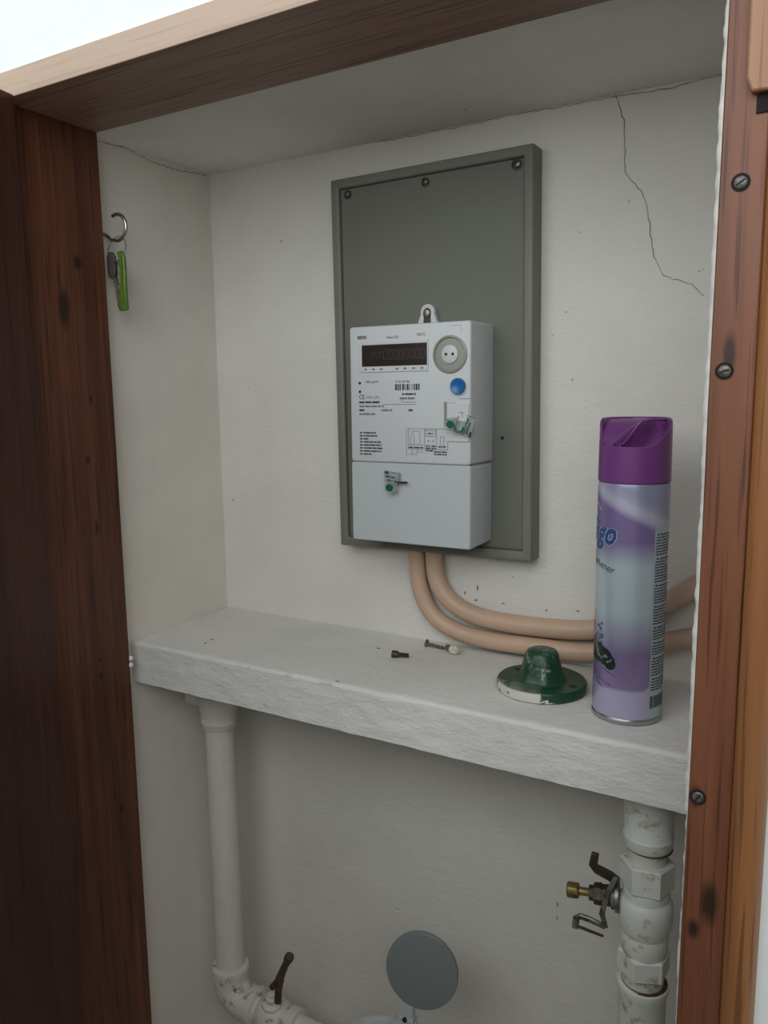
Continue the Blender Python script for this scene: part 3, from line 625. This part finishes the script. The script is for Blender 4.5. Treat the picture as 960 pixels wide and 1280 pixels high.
# start just under the board so that nothing cuts through it
A = [p for p in A if not (p.x < 0.28 and p.z > 0.0985)]; Bp = [p for p in Bp if not (p.x < 0.30 and p.z > 0.0985)]
A = [V((0.2691, -0.0105, 0.0982))]+A; Bp = [V((0.2889, -0.0105, 0.0982))]+Bp
bm = B(); tube(bm, [p for p in A if p.x < NR-0.001], 0.0088, 20); tag(obj('cable_conduit', bm, M['conduit'], smooth=True, loc=A[0]), 'beige cable conduit nearest the shelf, the left and lower of the two', 'conduit', 'beige conduits below the board')
bm = B(); tube(bm, [p for p in Bp if p.x < NR-0.001], 0.0092, 20); tag(obj('cable_conduit', bm, M['conduit'], smooth=True, loc=Bp[0]), 'beige cable conduit running above its twin along the back wall', 'conduit', 'beige conduits below the board')

# ================================================================= GREEN CAP
gc = V((0.4268, -0.0768, 0.0)); gm = green_mat(gc)
g = thing('flanged_cap', 'chipped dark green round flanged cap lying on the shelf beside the spray can', 'cap', gc)
bm = B(); n = 56; prof = [(0.0003, 0.0365), (0.0012, 0.0384), (0.0080, 0.0386), (0.0092, 0.0378), (0.0094, 0.0300), (0.0094, 0.0235)]
lathe(bm, gc, (0, 0, 1), prof, n)
for v in bm.verts:
    r = (v.co-gc).xy.length
    if r > 0.03: v.co.x += (v.co.x-gc.x)*0.02*noise.noise(v.co*60); v.co.y += (v.co.y-gc.y)*0.02*noise.noise(v.co*60+V((9, 9, 9)))
obj('flange', bm, gm, g, smooth=True)
bm = B(); nn = 64; rings = []
for (h_, r) in [(0.0092, 0.0222), (0.0100, 0.0208), (0.0125, 0.0196), (0.0180, 0.0178), (0.0260, 0.0158), (0.0320, 0.0143), (0.0348, 0.0125), (0.0360, 0.0095), (0.0364, 0.0040)]:
    ring = []
    for i in range(nn):
        a = 2*PI*i/nn; k = 1+0.045*math.cos(6*a)*min(1, max(0, (0.034-h_)/0.02))
        ring.append(bm.verts.new(gc+V((math.cos(a)*r*k, math.sin(a)*r*k, h_))))
    rings.append(ring)
for a, b_ in zip(rings, rings[1:]):
    for i in range(nn): bm.faces.new((a[i], a[(i+1) % nn], b_[(i+1) % nn], b_[i]))
bm.faces.new(rings[-1]); bm.faces.new(rings[0][::-1]); obj('hub', bm, gm, g, smooth=True)
for (x, y) in ((-0.0262, 0.0120), (0.0296, -0.0060), (0.004, 0.029)):
    bm = B(); lathe(bm, gc+V((x, y, 0.0090)), (0, 0, 1), [(0, 0.0030), (0.0006, 0.0030)], 18); obj('screw_hole', bm, M['black'], g)

# ================================================================= SPRAY CAN
can = thing('spray_can', 'tall lilac and white air freshener can with purple cap on the shelf', 'spray can', (CANX, CANY, 0.0))
cc = V((CANX, CANY, 0))
bm = B(); lathe(bm, cc, (0, 0, 1), [(0.0048, CANR-0.0006), (0.0056, CANR), (0.1845, CANR), (0.1878, CANR-0.0005), (0.1890, CANR-0.0022)], 72); obj('can_body', bm, can_mat(), can, smooth=True)
bm = B(); lathe(bm, cc, (0, 0, 1), [(0.0004, CANR-0.0030), (0.0004, CANR-0.0008), (0.0012, CANR+0.0002), (0.0036, CANR+0.0003), (0.0046, CANR-0.0006), (0.0050, CANR-0.0008)], 72); obj('base_rim', bm, M['canrim'], can, smooth=True)
# cap: outer skin with a scooped front, inside it a finger pad and a spray well parted by an S-shaped web
H0, H1 = 0.1888, 0.2368
def az(phi): return AZ0+phi
def sst(a, b_, x): t = max(0, min(1, (x-a)/(b_-a))); return t*t*(3-2*t)
def rimz(phi):
    """height of the cap's lip; phi = 0 faces the camera, positive to the right"""
    low = 0.2158
    if phi <= 0: k = sst(-1.62, -1.05, phi)
    else: k = 1-sst(0.25, 1.75, phi)
    return H1-0.0004-(H1-low)*k
bm = B(); NP = 120; ro = CANR+0.0002; outer = []
levels = 10
for j in range(levels+1):
    ring = []
    for i in range(NP):
        ph = -PI+2*PI*i/NP; zt = rimz(ph); t = j/levels; z = H0+(zt-H0)*t
        r = ro-0.0004*t
        topness = (z-(H1-0.004))/0.004
        if topness > 0: r -= 0.0022*topness**2
        ring.append(bm.verts.new(cc+V((math.cos(az(ph))*r, math.sin(az(ph))*r, z))))
    outer.append(ring)
for i in range(NP):        # thickness of the lip and the inner skin
    pass
inner = []
for (dz, dr_) in ((0.0003, 0.0010), (-0.0006, 0.0018), (-0.006, 0.0019), (-0.014, 0.0019)):
    ring = []
    for i in range(NP):
        ph = -PI+2*PI*i/NP; zt = rimz(ph); r = ro-0.0004-dr_-max(0, (zt-(H1-0.004))/0.004)**2*0.0022
        ring.append(bm.verts.new(cc+V((math.cos(az(ph))*r, math.sin(az(ph))*r, max(zt+dz, 0.205)))))
    inner.append(ring)
allr = outer+inner
for a, b_ in zip(allr, allr[1:]):
    for i in range(NP): bm.faces.new((a[i], a[(i+1) % NP], b_[(i+1) % NP], b_[i]))
bm.faces.new(outer[0][::-1]); capo = obj('cap', bm, M['cap'], can, smooth=True, angle=50, label='glossy purple cap with scooped top')
# interior height field in (u = right, v = away) of the viewer
ux = V((math.cos(AZ0+PI/2), math.sin(AZ0+PI/2), 0)); vx = V((-math.cos(AZ0), -math.sin(AZ0), 0))
def inside(u, v):
    R_ = CANR
    s = v/R_; k = u/R_
    web = 0.55*k-0.15*math.sin(k*3.0)             # the S line: left of/above it lies the finger pad
    pad = 0.2166+0.0185*sst(-0.75, 0.55, s)
    well = 0.2110+0.0215*sst(-0.1, 1.0, s)
    sep = (s-1.6*k-0.05)+0.25*math.sin(3.2*k)
    kk = sst(-0.10, 0.03, sep)
    return well*(1-kk)+pad*kk+0.0012*math.exp(-(sep/0.09)**2)
bm = B(); NR_, NA = 26, 96; rings = []
for j in range(1, NR_+1):
    r = (CANR-0.0019)*j/NR_; ring = []
    for i in range(NA):
        ph = -PI+2*PI*i/NA; p = cc+V((math.cos(az(ph))*r, math.sin(az(ph))*r, 0)); u, v = (p-cc).dot(ux), (p-cc).dot(vx)
        z = inside(u, v); zt = rimz(ph)-0.0008
        z = min(z, zt) if j == NR_ else min(z, H1-0.001, zt+0.004*(NR_-j))
        p.z = z; ring.append(bm.verts.new(p))
    rings.append(ring)
c0 = bm.verts.new(cc+V((0, 0, inside(0, 0))))
for i in range(NA): bm.faces.new((c0, rings[0][i], rings[0][(i+1) % NA]))
for a, b_ in zip(rings, rings[1:]):
    for i in range(NA): bm.faces.new((a[i], a[(i+1) % NA], b_[(i+1) % NA], b_[i]))
obj('spray_button', bm, M['cap'], can, smooth=True, angle=60)
wp = []
for k_ in range(25):
    q_ = k_/24; u_ = (-0.42+1.28*q_)*CANR; s_ = -0.66+0.95*q_+0.16*math.sin(q_*2*PI); zz_ = 0.2163+0.0186*sst(0.0, 0.52, q_)
    wp.append(cc+ux*u_+vx*(s_*CANR)+V((0, 0, zz_)))
bm = B(); tube(bm, wp, 0.0010, 10); obj('web', bm, M['cap'], can, smooth=True)
bm = B(); q = cc+ux*0.005+V((0, 0, 0.2128))-vx*0.006; lathe(bm, q, -vx+V((0, 0, 0.3)), [(0, 0.0016), (0.0012, 0.0016)], 16); obj('nozzle', bm, M['black'], can)
# printing on the can: wrap (s along the circumference from the camera-facing line, z)
def wrap(s, z, d=0.00012):
    a = az(s/CANR); r = CANR+d; return cc+V((math.cos(a)*r, math.sin(a)*r, z))
PH = CANR                                         # s = phi * R
for (mat_, off, d, nm) in ((M['logohalo'], 0.0016, 0.00012, 'logo_outline'), (M['logo'], 0.0005, 0.00022, 'logo')):
    bm = B(); text_bm(bm, 'Figo', 0.0250, lambda x, y, d=d: wrap(-0.0455+x*0.78-0.0, 0.1430+y-x*0.035, d), bold=off, shear=0.35); obj(nm, bm, mat_, can)
bm = B(); text_bm(bm, 'air freshener', 0.0088, lambda x, y: wrap(-0.0540+x*0.90, 0.1290+y-x*0.22), shear=0.3, bold=0.00005)
obj('printed_text', bm, M['ink'], can)
bm = B(); rnd = random.Random(8)
for k, (s0, s1, z) in enumerate(((-0.035, -0.0125, 0.0350), (-0.036, -0.020, 0.0300))):
    words(bm, lambda x, y: wrap(x, y-(x+0.03)*0.30), s0, s1, z, 0.0020, rnd)
obj('printed_line', bm, M['inkviolet'], can)
bm = B(); quad(bm, lambda x, y: wrap(-0.0345+x+y*0.0, 0.1725+y-x*1.0), 0, 0, 0.0065, 0.0010, 4); obj('printed_stroke', bm, M['white'], can)
# lavender sprig and dark leaves
def blob(bm, s, z, rs, rz, ang, d, n=12):
    vs = []
    for i in range(n):
        a = 2*PI*i/n; x, y = math.cos(a)*rs, math.sin(a)*rz
        vs.append(bm.verts.new(wrap(s+x*math.cos(ang)-y*math.sin(ang), z+x*math.sin(ang)+y*math.cos(ang), d)))
    bm.faces.new(vs)
b1, b2_, b3 = B(), B(), B(); rnd = random.Random(21)
for i in range(26): blob(b1, -0.0375+rnd.uniform(0, 0.016)*1.0, 0.0665+rnd.uniform(-0.012, 0.012), rnd.uniform(0.0008, 0.002), rnd.uniform(0.0008, 0.0016), rnd.uniform(0, 3), 0.00012+i*0.000002, 8)
for i, (s, z, a, b_, g_) in enumerate(((-0.0330, 0.0560, 0.0045, 0.0085, 0.15), (-0.0230, 0.0550, 0.0040, 0.0085, 0.25), (-0.0165, 0.0520, 0.0070, 0.0048, -0.5), (-0.0140, 0.0480, 0.0050, 0.0050, 0.2), (-0.0215, 0.0495, 0.0055, 0.0030, -0.6), (-0.0180, 0.0570, 0.0060, 0.0026, -0.5), (-0.0280, 0.0520, 0.0035, 0.0060, 0.3))):
    blob(b2_, s, z, a, b_, g_, 0.00022+i*0.000004, 14)
for i, (s, z, a, b_, g_) in enumerate(((-0.0275, 0.0570, 0.0016, 0.0065, 0.35), (-0.0190, 0.0530, 0.0008, 0.0030, -0.9), (-0.0160, 0.0490, 0.0012, 0.0010, 0), (-0.0235, 0.0520, 0.0007, 0.0030, 0.8), (-0.0330, 0.0580, 0.0008, 0.0045, 0.1), (-0.0135, 0.0505, 0.0007, 0.0020, -0.7))):
    blob(b3, s, z, a, b_, g_, 0.00032+i*0.000004, 10)
quad(b2_, lambda x, y: wrap(x, y-(x+0.02)*0.35, 0.00025), -0.022, 0.0425, -0.0095, 0.0429, 4); quad(b2_, lambda x, y: wrap(x, y+(x+0.012)*0.3, 0.00025), -0.012, 0.0515, -0.0080, 0.0519, 2)
obj('printed_flower', b1, M['floral'], can); obj('printed_leaf', b2_, M['leafink'], can); obj('printed_leaf', b3, M['leaflight'], can)
# text column on the right, paragraphs of minute lines, and a barcode
bm = B(); rnd = random.Random(4); z = 0.1495; s0, s1 = 0.0188, 0.0400; k = 0; stops = (0, 11, 12, 24, 25, 38, 46, 52, 58, 63, 78, 79)
while z > 0.0270:
    head = k in (0, 8, 17, 24, 31, 36, 41, 48, 60)
    if head:
        quad(bm, wrap, s0+0.0010, z, s0+0.0032, z+0.0014, 2); words(bm, wrap, s0+0.0045, s1, z, 0.0017, rnd, 2)
    else: words(bm, wrap, s0, s1-rnd.choice((0, 0, 0.002, 0.006)), z, 0.0015, rnd, 2)
    z -= 0.00215; k += 1
    if k in (8, 17, 24, 31, 36, 41, 48, 60): z -= 0.0014
x = s0; rnd = random.Random(6)
while x < 0.0400:
    wd = rnd.choice((0.0004, 0.0007, 0.0011)); quad(bm, wrap, x, 0.0135, x+wd, 0.0235); x += wd+rnd.choice((0.0004, 0.0007))
obj('small_print', bm, M['ink'], can, label='column of tiny dark print with a barcode at its foot')['kind'] = 'stuff'

# ================================================================= LOOSE SCREWS ON THE SHELF
t = thing('socket_bolt', 'short dark socket head bolt lying alone on the shelf', 'bolt', (0.2800, -0.0640, 0.0))
d = V((0.0157, 0.0057, -0.0009)).normalized(); p0 = V((0.2705, -0.0672, 0.0036))
bm = B(); lathe(bm, p0, d, [(0, 0.0030), (0.0003, 0.0036), (0.0058, 0.0036), (0.0068, 0.0026)], 20); obj('bolt_head', bm, M['darkmetal'], t, smooth=True)
bm = B(); lathe(bm, p0-d*0.0003, d, [(0, 0.0017), (0.0005, 0.0017)], 6); obj('socket', bm, M['screw'], t)
bm = B(); lathe(bm, p0, d, [(0.0068, 0.0024)]+[(0.0068+0.0007*i+0.0002, 0.0024 if i % 2 else 0.0020) for i in range(1, 15)], 16); obj('bolt_shank', bm, M['darkmetal'], t, smooth=True)
t = thing('wood_screw', 'long grey wood screw lying on its head beside the conduit', 'screw', (0.2850, -0.0240, 0.0))
p0 = V((0.2850, -0.0215, 0.0036)); d = V((1, -0.05, -0.09)).normalized()
bm = B(); lathe(bm, p0, d, [(0, 0.0040), (0.0005, 0.0045), (0.0012, 0.0042), (0.0026, 0.0018)], 20); obj('screw_head', bm, M['screw'], t, smooth=True)
bm = B(); lathe(bm, p0, d, [(0.0020, 0.0018)]+[(0.0040+0.0008*i, (0.0019 if i % 2 else 0.0013)*(1 if i < 20 else 0.6)) for i in range(24)], 14); obj('screw_shank', bm, M['screw'], t, smooth=True)
t = thing('brass_fixing', 'small brass fixing with a pale rounded tip beside the wood screw', 'fixing', (0.3170, -0.0270, 0.0))
p0 = V((0.3085, -0.0250, 0.0046)); d = V((1, -0.42, 0)).normalized()
bm = B(); lathe(bm, p0, d, [(0, 0.0016), (0.003, 0.0030), (0.007, 0.0036), (0.010, 0.0036), (0.0105, 0.0042)], 16); obj('fixing_body', bm, M['brass'], t, smooth=True)
bm = B(); lathe(bm, p0+d*0.0095, d, [(0, 0.0042), (0.002, 0.0046), (0.006, 0.0044), (0.0080, 0.0030), (0.0086, 0.0006)], 18); obj('fixing_tip', bm, M['plug'], t, smooth=True, label='pale rounded tip')

# ================================================================= HOOK AND KEYS
hy = -0.158
bm = B(); hc = V((0.0220, hy, 0.4187)); R0 = 0.0122
arc = [hc+V((math.cos(a), 0, math.sin(a)))*R0 for a in [math.radians(x_) for x_ in range(-112, 124, 12)]]
pts = smooth_path([V((0.0004, hy, 0.4145)), V((0.0040, hy, 0.4142)), V((0.0085, hy, 0.4118)), V((0.0125, hy, 0.4086))]+arc, 4)
tube(bm, pts, 0.0018, 12); tag(obj('cup_hook', bm, M['chrome'], smooth=True, loc=(0.0006, hy, 0.4145)), 'open steel hook on the left wall holding the keys', 'hook')
rc = V((0.0195, hy+0.0005, 0.3990)); RR = 0.0122
bm = B()
def ringpt(a): return rc+V((math.cos(a)*RR, math.sin(a)*RR*0.25, math.sin(a)*RR))
tube(bm, [ringpt(2*PI*i/40) for i in range(41)], 0.0006, 8, cap=False); tag(obj('key_ring', bm, M['ringsteel'], smooth=True, loc=rc), 'thin steel split ring hanging from the hook with the keys', 'ring')
def key(x, y, ztop, label, ang, mat_head, hl, bl, hw, bw=0.0025, dx=0.0):
    t = thing('key', label, 'key', (x, y, ztop), 'keys on the ring')
    Mx = Matrix.Translation((x, y, ztop)) @ Matrix.Rotation(ang, 4, 'Z')
    bm = B(); poly = [(-hw*0.2, 0), (hw*0.2, 0), (hw/2, -0.004), (hw/2, -hl+0.004), (hw/3, -hl), (-hw/3, -hl), (-hw/2, -hl+0.004), (-hw/2, -0.004)]
    prism(bm, poly, -0.0020, 0.0020, lambda a, b_, z: Mx @ V((a, z, b_))); obj('key_head', bm, mat_head, t, bevel=0.0008)
    bm = B(); poly = [(-bw, -hl+0.001)]+[(-bw+(bw*0.4 if i % 2 else 0), -hl-bl*0.25-i*bl*0.09) for i in range(8)]+[(0, -hl-bl), (bw, -hl-bl+0.002), (bw, -hl+0.001)]
    prism(bm, poly, -0.0008, 0.0008, lambda a, b_, z: Mx @ V((a+b_*dx, z, b_))); obj('key_blade', bm, M['keymetal'], t)
    return t
key(0.0135, hy-0.0015, 0.3965, 'key with a dark plastic head hanging nearest the door frame', 0.35, M['keyhead'], 0.0250, 0.0310, 0.0085, 0.0016, -0.10)
key(0.0172, hy+0.0045, 0.3900, 'plain metal key hanging between the dark headed key and green fob', 0.5, M['keyhead2'], 0.0240, 0.0240, 0.0075, 0.0024, -0.06)
t = thing('key_fob', 'bright green plastic strap fob hanging on the key ring', 'key fob', (0.0270, hy-0.002, 0.3950))
bm = B(); loop = [(-0.0040, -0.0005), (-0.0010, 0.0014), (0.0022, 0.0010), (0.0050, -0.0045), (0.0052, -0.0160), (0.0046, -0.0300), (0.0054, -0.0545), (-0.0050, -0.0555), (-0.0068, -0.0420), (-0.0040, -0.0300), (-0.0014, -0.0180), (-0.0030, -0.0080)]
prism(bm, loop, -0.0018, 0.0018, lambda a, b_, z: V((0.0280+a*0.9, hy-0.002+z, 0.3950+b_))); obj('strap', bm, M['fob'], t, bevel=0.0010)
bm = B(); tube(bm, smooth_path([(0.0250, hy-0.0040, 0.3950), (0.0288, hy-0.0042, 0.384), (0.0276, hy-0.0042, 0.368), (0.0290, hy-0.0042, 0.3405)]), 0.0010, 8); obj('strap_ridge', bm, M['fob'], t, smooth=True)

# ================================================================= LEFT WATER PIPE
px, py, pr = 0.0478, -0.0750, 0.0165
zt = -TS-0.0012
t = thing('water_pipe', 'white painted vertical water pipe at the left below the shelf', 'pipe', (px, py, zt))
bm = B(); lathe(bm, (px, py, -0.4240), (0, 0, 1), [(0, pr), (0.32, pr), (0.3500, pr)], 36); obj('pipe_section', bm, M['pipe'], t, smooth=True)
bm = B(); lathe(bm, (px, py, zt), (0, 0, -1), [(0, 0.0235), (0.038, 0.0232), (0.047, 0.0216), (0.054, 0.0205), (0.058, 0.0203), (0.0595, 0.0209), (0.0630, 0.0209), (0.0645, 0.0196), (0.0680, 0.0194), (0.0690, 0.0165)], 36)
obj('upper_fitting', bm, M['pipe'], t, smooth=True)
bm = B(); lathe(bm, (px-0.0205, py+0.002, zt-0.0385), (-1, 0.0, 0), [(-0.01, 0.0125), (0.014, 0.0125), (0.015, 0.0140), (0.0200, 0.0140)], 24); obj('side_stub', bm, M['pipe'], t, smooth=True)
bm = B()
el = [V((px, py, -0.4150)), V((px, py, -0.4230)), V((px, py, -0.4320)), V((px+0.0025, py, -0.4420)), V((px+0.0095, py, -0.4500)), V((px+0.0200, py, -0.4540)), V((px+0.0300, py, -0.4550)), V((px+0.0360, py, -0.4550))]
tube(bm, smooth_path(el, 4), 0.0205, 32); obj('elbow', bm, M['rusty'], t, smooth=True)
bm = B(); lathe(bm, (px, py, -0.4130), (0, 0, -1), [(0, 0.0185), (0.001, 0.0215), (0.0055, 0.0222), (0.007, 0.0205)], 36); obj('elbow_collar', bm, M['rusty'], t, smooth=True)
bm = B(); lathe(bm, (px+0.0355, py, -0.4550), (1, 0, 0), [(0, 0.0205), (0.001, 0.0222), (0.006, 0.0222), (0.007, 0.0205)], 36); obj('elbow_collar', bm, M['rusty'], t, smooth=True)
# stop valve and the run towards the water meter
t = thing('stop_valve', 'rust stained white stop valve with brown lever beside the left elbow', 'valve', (0.103, py, -0.4550))
bm = B(); lathe(bm, (0.0905, py, -0.4550), (1, 0, 0), [(0, 0.0165), (0.004, 0.0165), (0.008, 0.0200), (0.016, 0.0225), (0.024, 0.0225), (0.033, 0.0195), (0.037, 0.0160), (0.044, 0.0160), (0.0445, 0.0185), (0.056, 0.0185), (0.057, 0.0130), (0.115, 0.0130)], 28); obj('valve_body', bm, M['rusty'], t, smooth=True)
bm = B(); lathe(bm, (0.1130, py-0.004, -0.4400), (0.1, -0.15, 1), [(0, 0.0130), (0.006, 0.0125), (0.009, 0.0075), (0.014, 0.0070), (0.0150, 0.0045), (0.018, 0.0045)], 8); obj('bonnet', bm, M['rusty'], t, smooth=True)
bm = B(); tube(bm, [(0.1230, py-0.006, -0.4290), (0.1245, py-0.006, -0.4130), (0.1275, py-0.006, -0.4000)], [0.0042, 0.0040, 0.0045], 12)
tube(bm, smooth_path([(0.1245, py-0.006, -0.4040), (0.1310, py-0.006, -0.3880), (0.1380, py-0.006, -0.3730), (0.1425, py-0.006, -0.3640)], 3), [0.0042, 0.0050, 0.0046, 0.0044, 0.0042, 0.0040, 0.0042, 0.0050, 0.0056, 0.0052][:10], 12)
obj('lever', bm, M['rust'], t, smooth=True, label='rusty brown lever')
bm = B(); tube(bm, [(0.1265, py-0.006, -0.4000), (0.1220, py-0.007, -0.4060), (0.1165, py-0.008, -0.4120)], [0.0040, 0.0042, 0.0034], 10); obj('lever_spur', bm, M['rust'], t, smooth=True)

# ================================================================= WATER METER WITH RAISED LID
wc = V((0.2790, -0.115, -0.3860))
t = thing('water_meter', 'pale water meter at the bottom with its round grey lid raised', 'water meter', (wc.x, wc.y, -0.4800))
bm = B(); lathe(bm, (wc.x, wc.y, -0.4800), (0, 0, 1), [(0, 0.022), (0.008, 0.034), (0.050, 0.037), (0.056, 0.041), (0.076, 0.041), (0.080, 0.036)], 40); obj('meter_body', bm, M['fitting'], t, smooth=True)
bm = B(); lathe(bm, (wc.x, wc.y, -0.4005), (0, 0, 1), [(0, 0.036), (0.012, 0.0385), (0.016, 0.0375), (0.0165, 0.034), (0.0120, 0.032), (0.0118, 0.002)], 40); obj('register', bm, M['lidring'], t, smooth=True)
for s in (-1, 1):
    bm = B(); lathe(bm, (wc.x+s*0.030, wc.y, -0.4550), (s, 0, 0), [(0, 0.016), (0.022, 0.014), (0.0225, 0.018), (0.040, 0.018)], 6 if s > 0 else 24); obj('union', bm, M['fitting'], t, smooth=False)
hg = V((0.3035, -0.1000, -0.3580))
bm = B(); tube(bm, [hg+V((-0.0075, 0, 0.0005)), hg+V((0.0075, 0, 0.0005))], 0.0048, 14); box(bm, (hg.x-0.007, hg.y-0.004, hg.z+0.001), (hg.x+0.007, hg.y+0.002, hg.z+0.016)); box(bm, (hg.x-0.010, hg.y-0.012, hg.z-0.030), (hg.x+0.009, hg.y+0.004, hg.z-0.002)); hgo = obj('hinge', bm, M['lidring'], t, smooth=True)
bm = B(); tube(bm, [hg+V((-0.0012, -0.0030, 0.0012)), hg+V((-0.0012, -0.0060, 0.0012))], 0.0024, 12); obj('hinge_pin', bm, M['black'], hgo)
lc = V((0.3190, -0.0975, -0.2990)); 
Lm = Matrix.Translation(lc) @ Matrix.Rotation(math.radians(10), 4, 'Z') @ Matrix.Rotation(math.radians(4), 4, 'X') @ Matrix.Rotation(math.radians(15), 4, 'Y')
bm = B(); lathe(bm, (0, 0, 0), (0, -1, 0), [(0, 0.0400), (0.001, 0.0425), (0.0042, 0.0430), (0.0052, 0.0424), (0.0056, 0.0408)], 56)
for v in bm.verts: v.co.z *= 1.04; v.co.x *= 0.84; v.co = Lm @ v.co
obj('lid', bm, M['lid'], t, smooth=True, label='round grey lid standing open')

# ================================================================= RIGHT VALVE STACK
qx, qy = 0.5262, -0.1000
def zq(v): return -0.0954-((980+v/4.265)-1040)*0.000705
t = thing('valve_stack', 'white painted stack of pipe fittings at the right below the shelf', 'pipe', (qx, qy, -TS-0.001))
top = -TS-0.0012; b0 = top
def part(name, prof, mat=M['fitting'], n=36, rot=0.0, sm=True):
    bm = B(); lathe(bm, (qx, qy, 0), (0, 0, -1), [(-z, r) for z, r in prof], n, rot=rot); return obj(name, bm, mat, t, smooth=sm, angle=35)
part('coupling', [(top, 0.0200), (zq(150), 0.0196), (zq(250), 0.0186), (zq(262), 0.0198), (zq(300), 0.0192), (zq(318), 0.0182)])
part('threaded_neck', [(zq(317), 0.0150), (zq(350), 0.0152), (zq(410), 0.0150), (zq(415), 0.0140)], M['rusty'])
part('hex_nut', [(zq(396), 0.0200), (zq(402), 0.0215), (zq(530), 0.0215), (zq(542), 0.0196)], n=6, rot=0.35, sm=False)
part('collar', [(zq(541), 0.0180), (zq(555), 0.0186), (zq(575), 0.0180), (zq(592), 0.0186)])
part('valve_body', [(zq(590), 0.0190), (zq(610), 0.0212), (zq(650), 0.0218), (zq(700), 0.0216), (zq(745), 0.0202), (zq(775), 0.0186)], n=40)
part('lower_neck', [(zq(774), 0.0184), (zq(785), 0.0190), (zq(850), 0.0186), (zq(890), 0.0176), (zq(905), 0.0165)], M['fitting'])
part('hex_nut', [(zq(880), 0.0196), (zq(888), 0.0212), (zq(985), 0.0212), (zq(995), 0.0196)], n=6, rot=0.1, sm=False)
part('tail_piece', [(zq(994), 0.0165), (zq(1060), 0.0165), (zq(1085), 0.0160)], M['rusty'])
part('pipe_socket', [(zq(1050), 0.0180), (zq(1058), 0.0205), (zq(1085), 0.0208), (zq(1110), 0.0192), (zq(1300), 0.0190), (zq(1310), 0.0176), (-0.52, 0.0176), (ZB+0.022, 0.0176)])
# thin grimy brown rings between pieces
for v, r in ((320, 0.0183), (1048, 0.0188)):
    bm = B(); lathe(bm, (qx+0.001, qy, zq(v)), (0, 0, -1), [(0, r*0.9), (0.0006, r), (0.0014, r*0.9)], 30); obj('grimy_seam', bm, M['rust'], t, smooth=True, label='grimy brown seam')
# drain cock branching left with brass knob, black tap lever and a bent steel lever
t2 = thing('drain_cock', 'small dark drain cock with a brass knob on the right valve stack', 'tap', (0.5040, -0.103, -0.155))
s0_ = V((0.5060, -0.1045, -0.1560)); dl = (V((0.4600, -0.1120, -0.1590))-s0_).normalized()
bm = B(); lathe(bm, s0_, dl, [(0, 0.0125), (0.003, 0.0125), (0.0035, 0.0105), (0.0060, 0.0105)], 24); obj('flange', bm, M['steel'], t2, smooth=True)
bm = B(); lathe(bm, s0_+dl*0.0058, dl, [(0, 0.0085), (0.0080, 0.0080), (0.0082, 0.0090), (0.0145, 0.0085), (0.0150, 0.0062), (0.0185, 0.0060)], 6); obj('gland_nut', bm, M['darkmetal'], t2, smooth=False)
bm = B(); lathe(bm, s0_+dl*0.0180, dl, [(0, 0.0034), (0.0150, 0.0034)], 14); obj('spindle', bm, M['brass'], t2, smooth=True)
bm = B(); lathe(bm, s0_+dl*0.0325, dl, [(0, 0.0058), (0.0010, 0.0066), (0.0090, 0.0066), (0.0100, 0.0058)], 8); obj('knob', bm, M['brass'], t2, bevel=0.0006, label='square brass knob')
def flatbar(pts, wd, th, nrm): 
    bm = B(); pts = [V(p) for p in pts]; nrm = V(nrm).normalized(); rows = []
    for i, p in enumerate(pts):
        d_ = (pts[min(i+1, len(pts)-1)]-pts[max(i-1, 0)]).normalized(); s_ = d_.cross(nrm).normalized(); w_ = wd[i] if isinstance(wd, (list, tuple)) else wd
        rows.append([bm.verts.new(p+s_*w_/2*a+nrm*th/2*b_) for a, b_ in ((-1, -1), (1, -1), (1, 1), (-1, 1))])
    for a, b_ in zip(rows, rows[1:]):
        for i in range(4): bm.faces.new((a[i], a[(i+1) % 4], b_[(i+1) % 4], b_[i]))
    bm.faces.new(rows[0][::-1]); bm.faces.new(rows[-1]); return bm
obj('tap_lever', flatbar([(0.5045, -0.108, -0.1405), (0.4990, -0.111, -0.1355), (0.4895, -0.114, -0.1310), (0.4865, -0.115, -0.1275), (0.4880, -0.115, -0.1165)], [0.0075, 0.0080, 0.0075, 0.0070, 0.0060], 0.0040, (0.2, -1, 0)), M['darkmetal'], t2, bevel=0.0010, label='black cranked lever')
obj('back_plate', flatbar([(0.5050, -0.1150, -0.1330), (0.4985, -0.1160, -0.1500), (0.4950, -0.1160, -0.1680), (0.4985, -0.1150, -0.1800)], [0.0035, 0.0045, 0.0045, 0.0035], 0.0022, (0.2, -1, 0)), M['steel'], t2, bevel=0.0006)
obj('bent_lever', flatbar([(0.4975, -0.1125, -0.1815), (0.4850, -0.1140, -0.1780), (0.4770, -0.1150, -0.1770), (0.4735, -0.1150, -0.1800), (0.4730, -0.1150, -0.1895)], [0.0040, 0.0046, 0.0048, 0.0056, 0.0054], 0.0030, (0.2, -1, 0)), M['steel'], t2, bevel=0.0008, label='bent scratched steel lever')
bm = B(); tube(bm, [(0.4760, -0.1150, -0.1870), (0.4860, -0.1140, -0.1885), (0.4960, -0.1120, -0.1905)], [0.0013, 0.0013, 0.0010], 8); obj('lever_rod', bm, M['darkmetal'], t2, smooth=True)
